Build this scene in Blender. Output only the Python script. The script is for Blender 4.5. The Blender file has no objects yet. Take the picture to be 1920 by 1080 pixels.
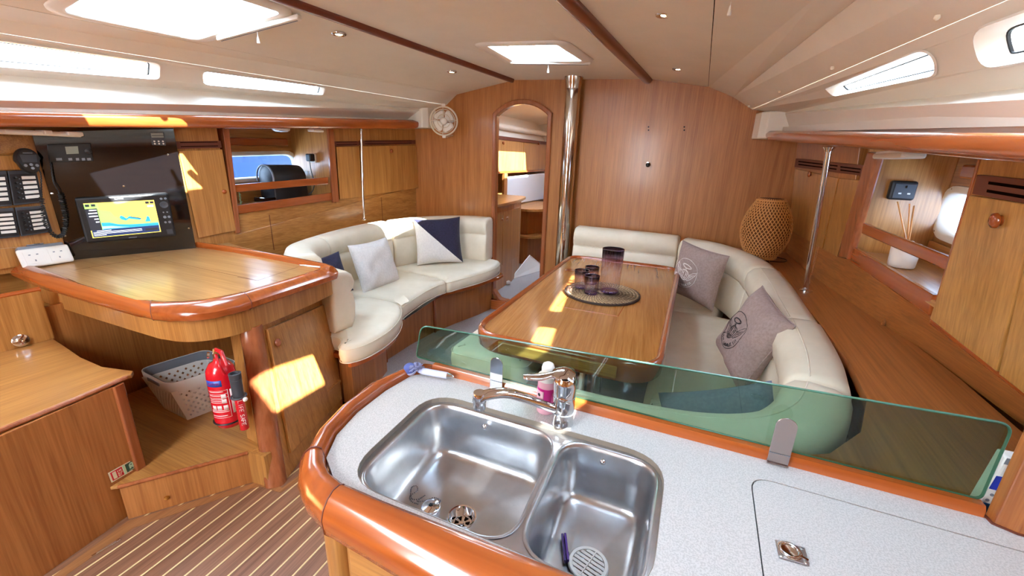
import bpy, bmesh, math, random
from math import pi, sin, cos, radians, sqrt, atan2
from mathutils import Vector, Matrix
from mathutils.geometry import tessellate_polygon
C = bpy.context.scene.collection
SC = bpy.context.scene
random.seed(7)

# ---------------------------------------------------------------- camera, sky, sun, exposure
cam_d = bpy.data.cameras.new('camera')
cam_d.sensor_width = 36.0
cam_d.lens = 794.0 / 1920.0 * 36.0
cam_d.clip_start = 0.02
cam = bpy.data.objects.new('camera', cam_d)
C.objects.link(cam)
rx, up, bk = Vector((0.9125, 0.408, 0.0298)), Vector((-0.1469, 0.2588, 0.9547)), Vector((0.3817, -0.8756, 0.2961))
m = Matrix((rx, up, bk)).transposed().to_4x4()
m.translation = Vector((0, 0, 1.46))
cam.matrix_world = m
SC.camera = cam

world = bpy.data.worlds.new('sky')
SC.world = world
world.use_nodes = True
wn = world.node_tree
wn.nodes.clear()
wo = wn.nodes.new('ShaderNodeOutputWorld')
wb = wn.nodes.new('ShaderNodeBackground')
tc = wn.nodes.new('ShaderNodeTexCoord')
sx = wn.nodes.new('ShaderNodeSeparateXYZ')
cr = wn.nodes.new('ShaderNodeValToRGB')
cr.color_ramp.elements[0].position = 0.42
cr.color_ramp.elements[0].color = (0.56, 0.63, 0.70, 1)
cr.color_ramp.elements[1].position = 0.9
cr.color_ramp.elements[1].color = (0.74, 0.87, 1.0, 1)
e = cr.color_ramp.elements.new(0.52)
e.color = (0.90, 0.95, 1.0, 1)
mr = wn.nodes.new('ShaderNodeMapRange')
mr.inputs['From Min'].default_value = -1
wn.links.new(tc.outputs['Generated'], sx.inputs[0])
wn.links.new(sx.outputs['Z'], mr.inputs['Value'])
wn.links.new(mr.outputs['Result'], cr.inputs[0])
wn.links.new(cr.outputs[0], wb.inputs['Color'])
wb.inputs['Strength'].default_value = 30.0
wn.links.new(wb.outputs[0], wo.inputs['Surface'])

sun_d = bpy.data.lights.new('sun', 'SUN')
sun_d.energy = 75.0
sun_d.angle = radians(0.6)
sun_d.color = (1.0, 0.93, 0.82)
sun = bpy.data.objects.new('sun', sun_d)
C.objects.link(sun)
SUN_DIR = Vector((-1.12, 0.26, -1.0)).normalized()
sun.rotation_euler = SUN_DIR.to_track_quat('-Z', 'Y').to_euler()

SC.view_settings.view_transform = 'Standard'
SC.view_settings.look = 'None'
SC.view_settings.gamma = 1.0
SC.view_settings.use_curve_mapping = False
SC.view_settings.exposure = 0.22
cy = SC.cycles
cy.max_bounces = 14
cy.diffuse_bounces = 7
cy.glossy_bounces = 5
cy.transmission_bounces = 6
cy.transparent_max_bounces = 16
cy.sample_clamp_indirect = 8.0
cy.caustics_reflective = False
cy.caustics_refractive = False
cy.use_denoising = True

# ---------------------------------------------------------------- materials
def lin(c):
    if isinstance(c, str):
        c = tuple(int(c[i:i + 2], 16) / 255 for i in (0, 2, 4))
    return tuple((v / 12.92 if v <= 0.04045 else ((v + 0.055) / 1.055) ** 2.4) for v in c) + (1,)

def mat(name, col, rough=0.5, metal=0.0, coat=0.0, emit=None, spec=0.5, sheen=0):
    m = bpy.data.materials.new(name)
    m.use_nodes = True
    b = m.node_tree.nodes['Principled BSDF']
    b.inputs['Base Color'].default_value = lin(col)
    b.inputs['Roughness'].default_value = rough
    b.inputs['Metallic'].default_value = metal
    b.inputs['Coat Weight'].default_value = coat
    b.inputs['Specular IOR Level'].default_value = spec
    b.inputs['Sheen Weight'].default_value = sheen
    if emit:
        b.inputs['Emission Color'].default_value = lin(col)
        b.inputs['Emission Strength'].default_value = emit
    return m

def noise_tint(m, col, col2, scale, vec=(1, 1, 1), detail=4, lo=0.35, hi=0.65, bump=0.0, bscale=None, rot=(0, 0, 0)):
    nt = m.node_tree
    b = nt.nodes['Principled BSDF']
    tc = nt.nodes.new('ShaderNodeTexCoord')
    mp = nt.nodes.new('ShaderNodeMapping')
    mp.inputs['Scale'].default_value = vec
    mp.inputs['Rotation'].default_value = rot
    n = nt.nodes.new('ShaderNodeTexNoise')
    n.inputs['Scale'].default_value = scale
    n.inputs['Detail'].default_value = detail
    n.inputs['Roughness'].default_value = 0.6
    r = nt.nodes.new('ShaderNodeValToRGB')
    r.color_ramp.elements[0].position = lo
    r.color_ramp.elements[0].color = lin(col)
    r.color_ramp.elements[1].position = hi
    r.color_ramp.elements[1].color = lin(col2)
    nt.links.new(tc.outputs['Object'], mp.inputs[0])
    nt.links.new(mp.outputs[0], n.inputs['Vector'])
    nt.links.new(n.outputs['Fac'], r.inputs[0])
    nt.links.new(r.outputs[0], b.inputs['Base Color'])
    if bump:
        n2 = nt.nodes.new('ShaderNodeTexNoise')
        n2.inputs['Scale'].default_value = bscale or scale
        n2.inputs['Detail'].default_value = 5
        bp = nt.nodes.new('ShaderNodeBump')
        bp.inputs['Strength'].default_value = bump
        bp.inputs['Distance'].default_value = 0.004
        nt.links.new(mp.outputs[0], n2.inputs['Vector'])
        nt.links.new(n2.outputs['Fac'], bp.inputs['Height'])
        nt.links.new(bp.outputs[0], b.inputs['Normal'])
    return m

def wood(name, dark, light, axis='z', rough=0.32, coat=0.25, rotz=0.0, fine=1.0):
    """straight-grained veneer: fine streaks stretched along the grain plus slow colour drift"""
    m = mat(name, light, rough, coat=coat)
    m.node_tree.nodes['Principled BSDF'].inputs['Coat Roughness'].default_value = 0.12
    nt = m.node_tree
    b = nt.nodes['Principled BSDF']
    tc = nt.nodes.new('ShaderNodeTexCoord')
    rt = nt.nodes.new('ShaderNodeMapping')
    rt.inputs['Rotation'].default_value = (0, 0, -rotz)
    nt.links.new(tc.outputs['Object'], rt.inputs[0])
    s = {'x': (0.9, 30, 30), 'y': (30, 0.9, 30), 'z': (30, 30, 0.9)}[axis]
    out = []
    for k, (mul, det) in enumerate(((5.0 * fine, 3), (0.9, 2))):
        mp = nt.nodes.new('ShaderNodeMapping')
        mp.inputs['Scale'].default_value = s
        mp.inputs['Location'].default_value = (k * 3.1, k * 1.7, k * 0.7)
        n = nt.nodes.new('ShaderNodeTexNoise')
        n.inputs['Scale'].default_value = mul
        n.inputs['Detail'].default_value = det
        n.inputs['Distortion'].default_value = 0.15
        nt.links.new(rt.outputs[0], mp.inputs[0])
        nt.links.new(mp.outputs[0], n.inputs['Vector'])
        out.append(n.outputs['Fac'])
    mx = nt.nodes.new('ShaderNodeMath')
    mx.operation = 'MULTIPLY_ADD'
    mx.inputs[1].default_value = 0.55
    nt.links.new(out[0], mx.inputs[0])
    sc = nt.nodes.new('ShaderNodeMath')
    sc.operation = 'MULTIPLY'
    sc.inputs[1].default_value = 0.45
    nt.links.new(out[1], sc.inputs[0])
    nt.links.new(sc.outputs[0], mx.inputs[2])
    r = nt.nodes.new('ShaderNodeValToRGB')
    r.color_ramp.elements[0].position = 0.36
    r.color_ramp.elements[0].color = lin(dark)
    r.color_ramp.elements[1].position = 0.62
    r.color_ramp.elements[1].color = lin(light)
    nt.links.new(mx.outputs[0], r.inputs[0])
    nt.links.new(r.outputs[0], b.inputs['Base Color'])
    return m

def schlick(nt, f0=0.045):
    """two-sided Fresnel from the facing angle"""
    lw = nt.nodes.new('ShaderNodeLayerWeight')
    lw.inputs['Blend'].default_value = 0.5
    p = nt.nodes.new('ShaderNodeMath')
    p.operation = 'POWER'
    p.inputs[1].default_value = 5.0
    q = nt.nodes.new('ShaderNodeMath')
    q.operation = 'MULTIPLY_ADD'
    q.inputs[1].default_value = 1 - f0
    q.inputs[2].default_value = f0
    nt.links.new(lw.outputs['Facing'], p.inputs[0])
    nt.links.new(p.outputs[0], q.inputs[0])
    return q.outputs[0]

def clear(name, tint, gloss=0.12, rough=0.0, ior=1.5):
    """thin pane: tinted see-through plus a Fresnel mirror"""
    m = bpy.data.materials.new(name)
    m.use_nodes = True
    nt = m.node_tree
    nt.nodes.clear()
    o = nt.nodes.new('ShaderNodeOutputMaterial')
    t = nt.nodes.new('ShaderNodeBsdfTransparent')
    t.inputs[0].default_value = lin(tint)
    g = nt.nodes.new('ShaderNodeBsdfGlossy')
    g.inputs['Roughness'].default_value = rough
    mx = nt.nodes.new('ShaderNodeMixShader')
    nt.links.new(schlick(nt), mx.inputs[0])
    nt.links.new(t.outputs[0], mx.inputs[1])
    nt.links.new(g.outputs[0], mx.inputs[2])
    nt.links.new(mx.outputs[0], o.inputs[0])
    return m

OAK = ('9c6a35', 'b9854a')
M = {}
M['oak_z'] = wood('oak veneer upright grain', '9a642f', 'bc8648', 'z')
M['oak_y'] = wood('oak veneer fore and aft grain', '9a642f', 'bc8648', 'y')
M['oak_x'] = wood('oak veneer athwartships grain', '9a642f', 'bc8648', 'x')
M['table_top'] = wood('table veneer', '9e6630', 'bd8244', 'y', rough=0.25, coat=0.5, rotz=0.12)
M['chart_top'] = wood('chart table veneer', 'a3743f', 'c2945f', 'x', rough=0.28, coat=0.4)
M['bulk'] = wood('bulkhead veneer', '95592a', 'b5773f', 'z', rough=0.35, coat=0.12)
M['redwood'] = wood('varnished mahogany trim', '94481d', 'a95626', 'y', rough=0.22, coat=0.7, fine=0.4)
M['redwood_x'] = wood('varnished mahogany trim athwartships', '9a4a1d', 'b9622a', 'x', rough=0.22, coat=0.7, fine=0.4)
M['redwood_z'] = wood('varnished mahogany trim upright', '8a4a2a', 'a6613a', 'z', rough=0.25, coat=0.5, fine=0.4)
M['darktrim'] = mat('dark red ceiling batten', '6e2f1c', 0.3, coat=0.4)
M['vent'] = mat('dark mahogany louvre', '66301f', 0.5)
M['gap'] = mat('dark gap', '140b07', 1.0, spec=0.0)
M['teak'] = wood('dark teak sole', '6e452c', '8a5c3e', 'y', rough=0.45, coat=0.05, rotz=0.0)
M['inlay'] = mat('pale holly inlay', 'd9bf8c', 0.5)
M['border'] = wood('sole border', '85552f', 'a06c40', 'y', rough=0.4)
M['cream'] = noise_tint(mat('cream upholstery', 'e2d8c2', 0.48), 'ded4be', 'e8dfcb', 6, bump=0.12, bscale=220)
M['headlining'] = noise_tint(mat('headlining vinyl', 'e3dccf', 0.6), 'e1dacd', 'e7e0d4', 3, bump=0.05, bscale=300)
M['gel'] = mat('white moulding', 'e6e2d8', 0.4)
M['white'] = mat('white plastic', 'e8e6e0', 0.35)
M['offwhite'] = mat('off-white plastic', 'd9cfbb', 0.4)
M['black'] = mat('gloss black panel', '0c0b0d', 0.06, coat=0.5)
M['mblack'] = mat('matt black plastic', '17171a', 0.45)
M['grey'] = mat('dark grey plastic', '3a3d44', 0.5)
M['mgrey'] = mat('mid grey plastic', '7c828c', 0.5)
M['lcd'] = mat('unlit display', '8f958c', 0.2)
M['chrome'] = mat('chrome', 'e4e6ea', 0.06, metal=1.0)
M['steel'] = noise_tint(mat('brushed steel', 'c3c5c9', 0.28, metal=1.0), 'b4b6ba', 'cfd1d4', 7, bump=0.04, bscale=160)
M['satin'] = mat('satin steel clip', 'b9aaa6', 0.22, metal=1.0)
M['polish'] = mat('polished steel post', 'd4d0ca', 0.1, metal=1.0)
M['counter'] = noise_tint(mat('speckled laminate', 'c2c1bf', 0.3), 'b8b7b5', 'cccac8', 380, detail=2, lo=0.42, hi=0.56)
M['edge'] = mat('laminate cut edge', '8d8378', 0.5)
M['carpet'] = noise_tint(mat('grey carpet', 'a39b99', 0.95), '948c8a', 'b2aaa8', 160, bump=0.6, bscale=300)
M['red'] = mat('gloss red paint', 'd01124', 0.22, coat=0.6)
M['blue'] = mat('blue label', '1d4fb0', 0.35)
M['wlabel'] = mat('white print', 'f1dede', 0.5)
M['navy'] = noise_tint(mat('navy cotton', '1e1a33', 0.9, sheen=0.2), '1a1730', '272240', 90, bump=0.3, bscale=400)
M['whitecloth'] = noise_tint(mat('white cotton', 'dfdcd8', 0.9), 'dad7d4', 'e6e3e0', 90, bump=0.3, bscale=400)
M['mauve'] = noise_tint(mat('mauve grey cotton', '9c8884', 0.9), '94807c', 'a4908c', 90, bump=0.3, bscale=400)
M['slate'] = noise_tint(mat('blue grey cotton', '707b8c', 0.9), '68738a', '7a8596', 90, bump=0.3, bscale=400)
M['splash'] = clear('green tinted glass', 'c6ddd0', ior=1.5)
M['splashedge'] = mat('glass edge', '4d7f70', 0.1, spec=1.0)
M['acrylic'] = clear('window acrylic', 'd5e2ee', ior=1.45)
M['port_pane'] = clear('porthole glass', '94a9c2', ior=1.45)
M['rubber'] = mat('black gasket', '101318', 0.6)
M['bamboo'] = mat('woven bamboo', 'cf9050', 0.5)
M['bamboo_in'] = mat('lamp liner', '6a3c1a', 0.9)
M['rattan'] = noise_tint(mat('rattan', 'c9a878', 0.7), '9a7650', 'd8bc90', 160, lo=0.4, hi=0.6)
M['rattan_dark'] = mat('rattan rim', '33231c', 0.6)
M['pink'] = mat('pink liquid label', 'd8288f', 0.3)
M['pale_pink'] = mat('pale pink label', 'e9b9c4', 0.4)
M['purple'] = mat('purple plastic', '5b3a92', 0.35)
M['brush_blue'] = mat('blue bristle', '4d5a9a', 0.8)
M['brush_pale'] = mat('pale lilac plastic', 'c9cdea', 0.3)
M['suede'] = mat('brown suede', '6c4638', 0.9)
M['sole'] = mat('shoe sole', '8a857d', 0.8)
M['glint_metal'] = mat('polished brass', 'd9a050', 0.2, metal=1.0)  # gold metal for the imitated sun glint on the riser
M['chain'] = mat('dull chain metal', '5a5e66', 0.3, metal=1.0)
M['glow'] = mat('lamp lens', 'ffe9b4', 0.4, emit=28.0)
M['signwhite'] = mat('sign cream', 'f0e6c6', 0.5)
M['signred'] = mat('sign red', 'd4102e', 0.5)
M['signgreen'] = mat('sign green', '24584a', 0.5)
M['mint'] = mat('sign mint', 'b6e6c8', 0.5)
M['scr_yellow'] = mat('chart yellow', 'fbe06a', 0.3, emit=1.0)
M['scr_green'] = mat('chart green', 'a6dc74', 0.3, emit=1.0)
M['scr_blue'] = mat('chart blue', '2f9fd0', 0.3, emit=1.0)
M['scr_pale'] = mat('chart pale blue', 'a5def0', 0.3, emit=1.0)
M['scr_navy'] = mat('chart text bar', '23355e', 0.3, emit=1.0)
M['scr_white'] = mat('chart white', 'f4f8ff', 0.3, emit=1.0)
M['scr_dark'] = mat('chart sidebar', '2b2f38', 0.3, emit=1.0)
M['leaf'] = mat('plastic leaf', '6f9a76', 0.5)
M['orange'] = mat('orange print', 'f2622e', 0.5)
M['brightblue'] = mat('bright blue print', '2b3fb4', 0.5)
M['cyan'] = mat('sea blue print', '1e6fb2', 0.5)
M['bluehull'] = mat('blue hull paint', '1b2f5c', 0.3)
M['whitehull'] = mat('white hull paint', 'dfe6ee', 0.4)

M['redledge'] = wood('reddish oak ledge', '8d5227', 'b2703c', 'y', rough=0.28, coat=0.4)
M['ledge_y'] = wood('reddish oak side board', '955a2e', 'b9773f', 'y', rough=0.3, coat=0.3)
M['oak_zl'] = wood('pale oak door', 'a37236', 'c69250', 'z')
M['endwood'] = wood('end panel veneer', '83461f', 'aa6a36', 'z', rough=0.3, coat=0.4)
M['purple_dark'] = mat('dark purple plastic', '3c2568', 0.35)
M['soap'] = mat('frosted pink bottle', 'ecb4c4', 0.25)
M['tuft'] = mat('grey blue scourer', '8a8fb4', 0.8)

# ---------------------------------------------------------------- object helpers
ORG = {}
def V(*a):
    return Vector(a[0]) if len(a) == 1 else Vector(a)

def thing(name, label, cat, loc, group=None):
    o = bpy.data.objects.new(name, None)
    o.empty_display_size = 0.05
    o.location = loc
    C.objects.link(o)
    o['label'] = label
    o['category'] = cat
    if group:
        o['group'] = group
    ORG[o.name] = Vector(loc)
    return o

def tag(o, label, cat, group=None):
    o['label'] = label
    o['category'] = cat
    if group:
        o['group'] = group
    return o

def struct(name):
    o = bpy.data.objects.new(name, None)
    C.objects.link(o)
    o['kind'] = 'structure'
    ORG[o.name] = Vector((0, 0, 0))
    return o

def mk(name, verts, faces, m, parent=None, smooth=None, bevel=0.0, seg=2, solid=0.0, kind=None, fm=None, label=None):
    vs = [Vector(v) for v in verts]
    if parent is not None:
        org = ORG[parent.name]
    else:
        org = Vector((sum(v.x for v in vs) / len(vs), sum(v.y for v in vs) / len(vs), min(v.z for v in vs)))
    me = bpy.data.meshes.new(name)
    me.from_pydata([v - org for v in vs], [], faces)
    mats = m if isinstance(m, (list, tuple)) else [m]
    for q in mats:
        me.materials.append(M[q] if isinstance(q, str) else q)
    if fm:
        for p, k in zip(me.polygons, fm):
            p.material_index = k
    bm = bmesh.new()
    bm.from_mesh(me)
    bmesh.ops.recalc_face_normals(bm, faces=bm.faces)
    bm.to_mesh(me)
    bm.free()
    if smooth is not None:
        for p in me.polygons:
            p.use_smooth = True
        if smooth < 179:
            me.set_sharp_from_angle(angle=radians(smooth))
    o = bpy.data.objects.new(name, me)
    C.objects.link(o)
    if parent is not None:
        o.parent = parent
    else:
        o.location = org
    ORG[o.name] = org
    if bevel:
        md = o.modifiers.new('bevel', 'BEVEL')
        md.width = bevel
        md.segments = seg
        md.limit_method = 'ANGLE'
        md.angle_limit = radians(35)
    if solid:
        md = o.modifiers.new('solid', 'SOLIDIFY')
        md.thickness = solid
        md.offset = 0
    if kind:
        o['kind'] = kind
    if label:
        o['label'] = label
    return o

class MB:
    """collects pieces that make ONE part"""
    def __init__(s):
        s.v, s.f, s.m = [], [], []
    def add(s, vf, mi=0):
        v, f = vf
        n = len(s.v)
        s.v += [Vector(q) for q in v]
        s.f += [tuple(i + n for i in q) for q in f]
        s.m += [mi] * len(f)
        return s
    def out(s, name, m, parent=None, **k):
        return mk(name, s.v, s.f, m, parent, fm=s.m if isinstance(m, (list, tuple)) else None, **k)

def g_box(c, s, rz=0.0, frame=None):
    c = Vector(c)
    fx, fy, fz = frame if frame else (Vector((cos(rz), sin(rz), 0)), Vector((-sin(rz), cos(rz), 0)), Vector((0, 0, 1)))
    v = [c + fx * (i * s[0] / 2) + fy * (j * s[1] / 2) + fz * (k * s[2] / 2) for k in (-1, 1) for j in (-1, 1) for i in (-1, 1)]
    return v, [(0, 2, 3, 1), (4, 5, 7, 6), (0, 1, 5, 4), (2, 6, 7, 3), (0, 4, 6, 2), (1, 3, 7, 5)]

def g_quad(p4, t, n=None):
    """slab: p4 is the visible face, t the thickness behind it; n points to the viewer"""
    p = [Vector(q) for q in p4]
    if n is None:
        n = (p[1] - p[0]).cross(p[3] - p[0]).normalized()
        if n.dot(Vector((0, 0, 1.46)) - p[0]) < 0:
            n = -n
    n = Vector(n)
    b = [q - n * t for q in p]
    k = len(p)
    return p + b, [tuple(range(k)), tuple(range(2 * k - 1, k - 1, -1))] + [(i, i + k, (i + 1) % k + k, (i + 1) % k) for i in range(k)]

def g_prism(poly, z0, z1):
    k = len(poly)
    z0f = z0 if callable(z0) else (lambda x, y: z0)
    z1f = z1 if callable(z1) else (lambda x, y: z1)
    v = [(p[0], p[1], z0f(p[0], p[1])) for p in poly] + [(p[0], p[1], z1f(p[0], p[1])) for p in poly]
    return v, [tuple(range(k - 1, -1, -1)), tuple(range(k, 2 * k))] + [(i, (i + 1) % k, (i + 1) % k + k, i + k) for i in range(k)]

def g_grid(rows, closed=False):
    n, k = len(rows), len(rows[0])
    v = [Vector(p) for r in rows for p in r]
    f = []
    for i in range(n - 1):
        for j in range(k if closed else k - 1):
            j2 = (j + 1) % k
            f.append((i * k + j, i * k + j2, (i + 1) * k + j2, (i + 1) * k + j))
    return v, f

def g_loft(rings, caps=True, closed=True):
    v, f = g_grid(rings, closed)
    if caps:
        k = len(rings[0])
        f.append(tuple(range(k - 1, -1, -1)))
        f.append(tuple((len(rings) - 1) * k + j for j in range(k)))
    return v, f

def g_tube(pts, r, seg=10, caps=True, closed=False):
    P = [Vector(p) for p in pts]
    n = len(P)
    rr = r if isinstance(r, (list, tuple)) else [r] * n
    rings = []
    nrm = None
    for i in range(n):
        if closed:
            t = (P[(i + 1) % n] - P[i - 1]).normalized()
        else:
            t = (P[min(i + 1, n - 1)] - P[max(i - 1, 0)]).normalized()
        if nrm is None:
            nrm = t.orthogonal().normalized()
        nrm = (nrm - t * nrm.dot(t)).normalized()
        b = t.cross(nrm)
        rings.append([P[i] + (nrm * cos(a) + b * sin(a)) * rr[i] for a in [2 * pi * j / seg for j in range(seg)]])
    if closed:
        rings.append(rings[0])
    return g_loft(rings, caps=caps and not closed)

def g_lathe(prof, c, seg=32, axis=(0, 0, 1), caps=True):
    c = Vector(c)
    a = Vector(axis).normalized()
    u = a.orthogonal().normalized()
    w = a.cross(u)
    rings = [[c + a * z + (u * cos(t) + w * sin(t)) * max(r, 1e-5) for t in [2 * pi * j / seg for j in range(seg)]] for r, z in prof]
    return g_loft(rings, caps=caps)

def rounded(pts, r, seg=6):
    """round the corners of a 2-D/3-D polygon; r one value or one per corner"""
    P = [Vector(p) for p in pts]
    n = len(P)
    out = []
    for i in range(n):
        ri = r[i] if isinstance(r, (list, tuple)) else r
        a, b, c = P[i - 1], P[i], P[(i + 1) % n]
        if ri <= 0:
            out.append(b)
            continue
        d1, d2 = (a - b), (c - b)
        q1 = b + d1.normalized() * min(ri, d1.length * 0.49)
        q2 = b + d2.normalized() * min(ri, d2.length * 0.49)
        for k in range(seg + 1):
            t = k / seg
            p = q1 * (1 - t) ** 2 + b * (2 * t * (1 - t)) + q2 * t ** 2
            out.append(p)
    return out

def g_sheet(loops, f3, thick=0.0, n=None):
    """flat sheet with holes: loops are 2-D polygons (first the outline), f3 maps them to 3-D"""
    L = [[Vector((p[0], p[1], 0)) for p in lp] for lp in loops]
    tri = tessellate_polygon(L)
    flat = [p for lp in L for p in lp]
    v = [Vector(f3(p.x, p.y)) for p in flat]
    f = [tuple(t) for t in tri]
    if thick:
        k = len(v)
        n = Vector(n).normalized()
        v = v + [q + n * thick for q in v]
        f = f + [tuple(i + k for i in reversed(t)) for t in tri]
        o = 0
        for lp in L:
            m = len(lp)
            f += [(o + i, o + i + k, o + (i + 1) % m + k, o + (i + 1) % m) for i in range(m)]
            o += m
    return v, f

def bil(q):
    q = [Vector(t) for t in q]
    return lambda u, v: q[0] * ((1 - u) * (1 - v)) + q[1] * (u * (1 - v)) + q[2] * (u * v) + q[3] * ((1 - u) * v)

def circ(c, r, n=24, ex=None, ey=None, a0=0):
    ex = Vector(ex or (1, 0, 0))
    ey = Vector(ey or (0, 1, 0))
    return [Vector(c) + ex * (r * cos(a0 + 2 * pi * i / n)) + ey * (r * sin(a0 + 2 * pi * i / n)) for i in range(n)]

def smooth_path(pts, n=8, closed=False):
    """Catmull-Rom through the points"""
    P = [Vector(p) for p in pts]
    out = []
    k = len(P)
    rng = range(k) if closed else range(k - 1)
    for i in rng:
        p1, p2 = P[i], P[(i + 1) % k]
        p0 = P[i - 1] if (i > 0 or closed) else p1 * 2 - p2
        p3 = P[(i + 2) % k] if (i + 2 < k or closed) else p2 * 2 - p1
        for j in range(n):
            t = j / n
            out.append(0.5 * ((2 * p1) + (p2 - p0) * t + (2 * p0 - 5 * p1 + 4 * p2 - p3) * t * t + (3 * p1 - p0 - 3 * p2 + p3) * t ** 3))
    if not closed:
        out.append(P[-1])
    return out

def sweep(path, prof, side=1.0, scale_ends=False):
    """sweep a profile (out, up) along a path; out is horizontal, to the right of travel * side"""
    P = [Vector(p) for p in path]
    n = len(P)
    rings = []
    for i in range(n):
        t = (P[min(i + 1, n - 1)] - P[max(i - 1, 0)])
        t.z = 0
        t.normalize()
        o = Vector((t.y, -t.x, 0)) * side
        rings.append([P[i] + o * a + Vector((0, 0, b)) for a, b in prof])
    if scale_ends:
        def shrink(ring, k, push):
            c = sum(ring, Vector()) / len(ring)
            return [c + (q - c) * k + push for q in ring]
        t0 = (P[0] - P[1]).normalized()
        t1 = (P[-1] - P[-2]).normalized()
        e = scale_ends
        rings = [shrink(rings[0], 0.80, t0 * e), shrink(rings[0], 0.93, t0 * e * 0.8)] + rings + [shrink(rings[-1], 0.93, t1 * e * 0.8), shrink(rings[-1], 0.80, t1 * e)]
    return g_loft(rings)

def poly_inset(poly, d):
    """shift every vertex of a 2-D polygon inwards by d"""
    n = len(poly)
    A = sum(poly[i][0] * poly[(i + 1) % n][1] - poly[(i + 1) % n][0] * poly[i][1] for i in range(n))
    s = 1 if A > 0 else -1
    out = []
    for i in range(n):
        a, b, c = Vector(poly[i - 1][:2]), Vector(poly[i][:2]), Vector(poly[(i + 1) % n][:2])
        e1, e2 = (b - a), (c - b)
        if e1.length < 1e-7 or e2.length < 1e-7:
            out.append(b)
            continue
        n1 = Vector((-e1.y, e1.x)).normalized() * s
        n2 = Vector((-e2.y, e2.x)).normalized() * s
        h = (n1 + n2)
        if h.length < 1e-6:
            h = n1
        h.normalize()
        out.append(b + h * (d / max(0.5, h.dot(n1))))
    return out

def g_cushion(poly, z1, t, r=0.035, crown=0.012):
    """upholstered pad from a plan outline; z1 may be a function of x, y"""
    zf = z1 if callable(z1) else (lambda x, y: z1)
    rings = []
    prof = [(r * 0.9, -t), (r * 0.3, -t + r * 0.25), (0, -t + r), (-0.004, -t * 0.5), (0, -r), (r * 0.3, -r * 0.3), (r, 0), (r * 2.2, crown * 0.7)]
    for ins, dz in prof:
        q = poly_inset(poly, ins)
        rings.append([(p[0], p[1], zf(p[0], p[1]) + dz) for p in q])
    v, f = g_grid(rings, True)
    k = len(poly)
    f.append(tuple(range(k - 1, -1, -1)))
    b = (len(rings) - 1) * k
    cx = sum(p[0] for p in rings[-1]) / k
    cyy = sum(p[1] for p in rings[-1]) / k
    inner = []
    for s_, dz in ((0.6, crown * 0.25), ):
        inner = [(cx + (p[0] - cx) * s_, cyy + (p[1] - cyy) * s_, p[2] + dz) for p in rings[-1]]
    n0 = len(v)
    v += [Vector(p) for p in inner]
    for j in range(k):
        f.append((b + j, b + (j + 1) % k, n0 + (j + 1) % k, n0 + j))
    v.append(Vector((cx, cyy, zf(cx, cyy) + crown)))
    for j in range(k):
        f.append((n0 + j, n0 + (j + 1) % k, len(v) - 1))
    return v, f

def g_pillow(c, ex, ey, w, h, t, n=22, wrinkle=0.004, seed=1, sag=0.0):
    """scatter cushion: centre, in-plane axes, size, thickness"""
    rnd = random.Random(seed)
    c, ex, ey = Vector(c), Vector(ex).normalized(), Vector(ey).normalized()
    ey = (ey - ex * ex.dot(ey)).normalized()
    nz = ex.cross(ey)
    ph = [rnd.uniform(0, 6.28) for _ in range(8)]
    def surf(u, v, s):
        pin_u = 1 - 0.07 * (1 - v * v)
        pin_v = 1 - 0.07 * (1 - u * u)
        d = max(0.0, (1 - u ** 4)) ** 0.55 * max(0.0, (1 - v ** 4)) ** 0.55
        edge = (1 - (1 - abs(u)) * (1 - abs(v)))
        wr = wrinkle * (sin(7 * u + 3 * v + ph[0]) + sin(-5 * u + 8 * v + ph[1]) + 0.6 * sin(13 * u - 9 * v + ph[2]) * edge)
        th = t / 2 * d + (wr * d if d > 0 else 0)
        return c + ex * (u * w / 2 * pin_u) + ey * (v * h / 2 * pin_v) + nz * (s * th) - ey * (sag * (1 - u * u) * (v > 0) * v)
    verts, faces = [], []
    idx = {}
    for s in (1, -1):
        for i in range(n + 1):
            for j in range(n + 1):
                bd = i in (0, n) or j in (0, n)
                if s == -1 and bd:
                    idx[(s, i, j)] = idx[(1, i, j)]
                    continue
                u = sin((i / n - 0.5) * pi)
                v = sin((j / n - 0.5) * pi)
                idx[(s, i, j)] = len(verts)
                verts.append(surf(u, v, s))
    for s in (1, -1):
        for i in range(n):
            for j in range(n):
                q = [idx[(s, i, j)], idx[(s, i + 1, j)], idx[(s, i + 1, j + 1)], idx[(s, i, j + 1)]]
                faces.append(tuple(q if s == 1 else q[::-1]))
    return (verts, faces), surf

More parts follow.
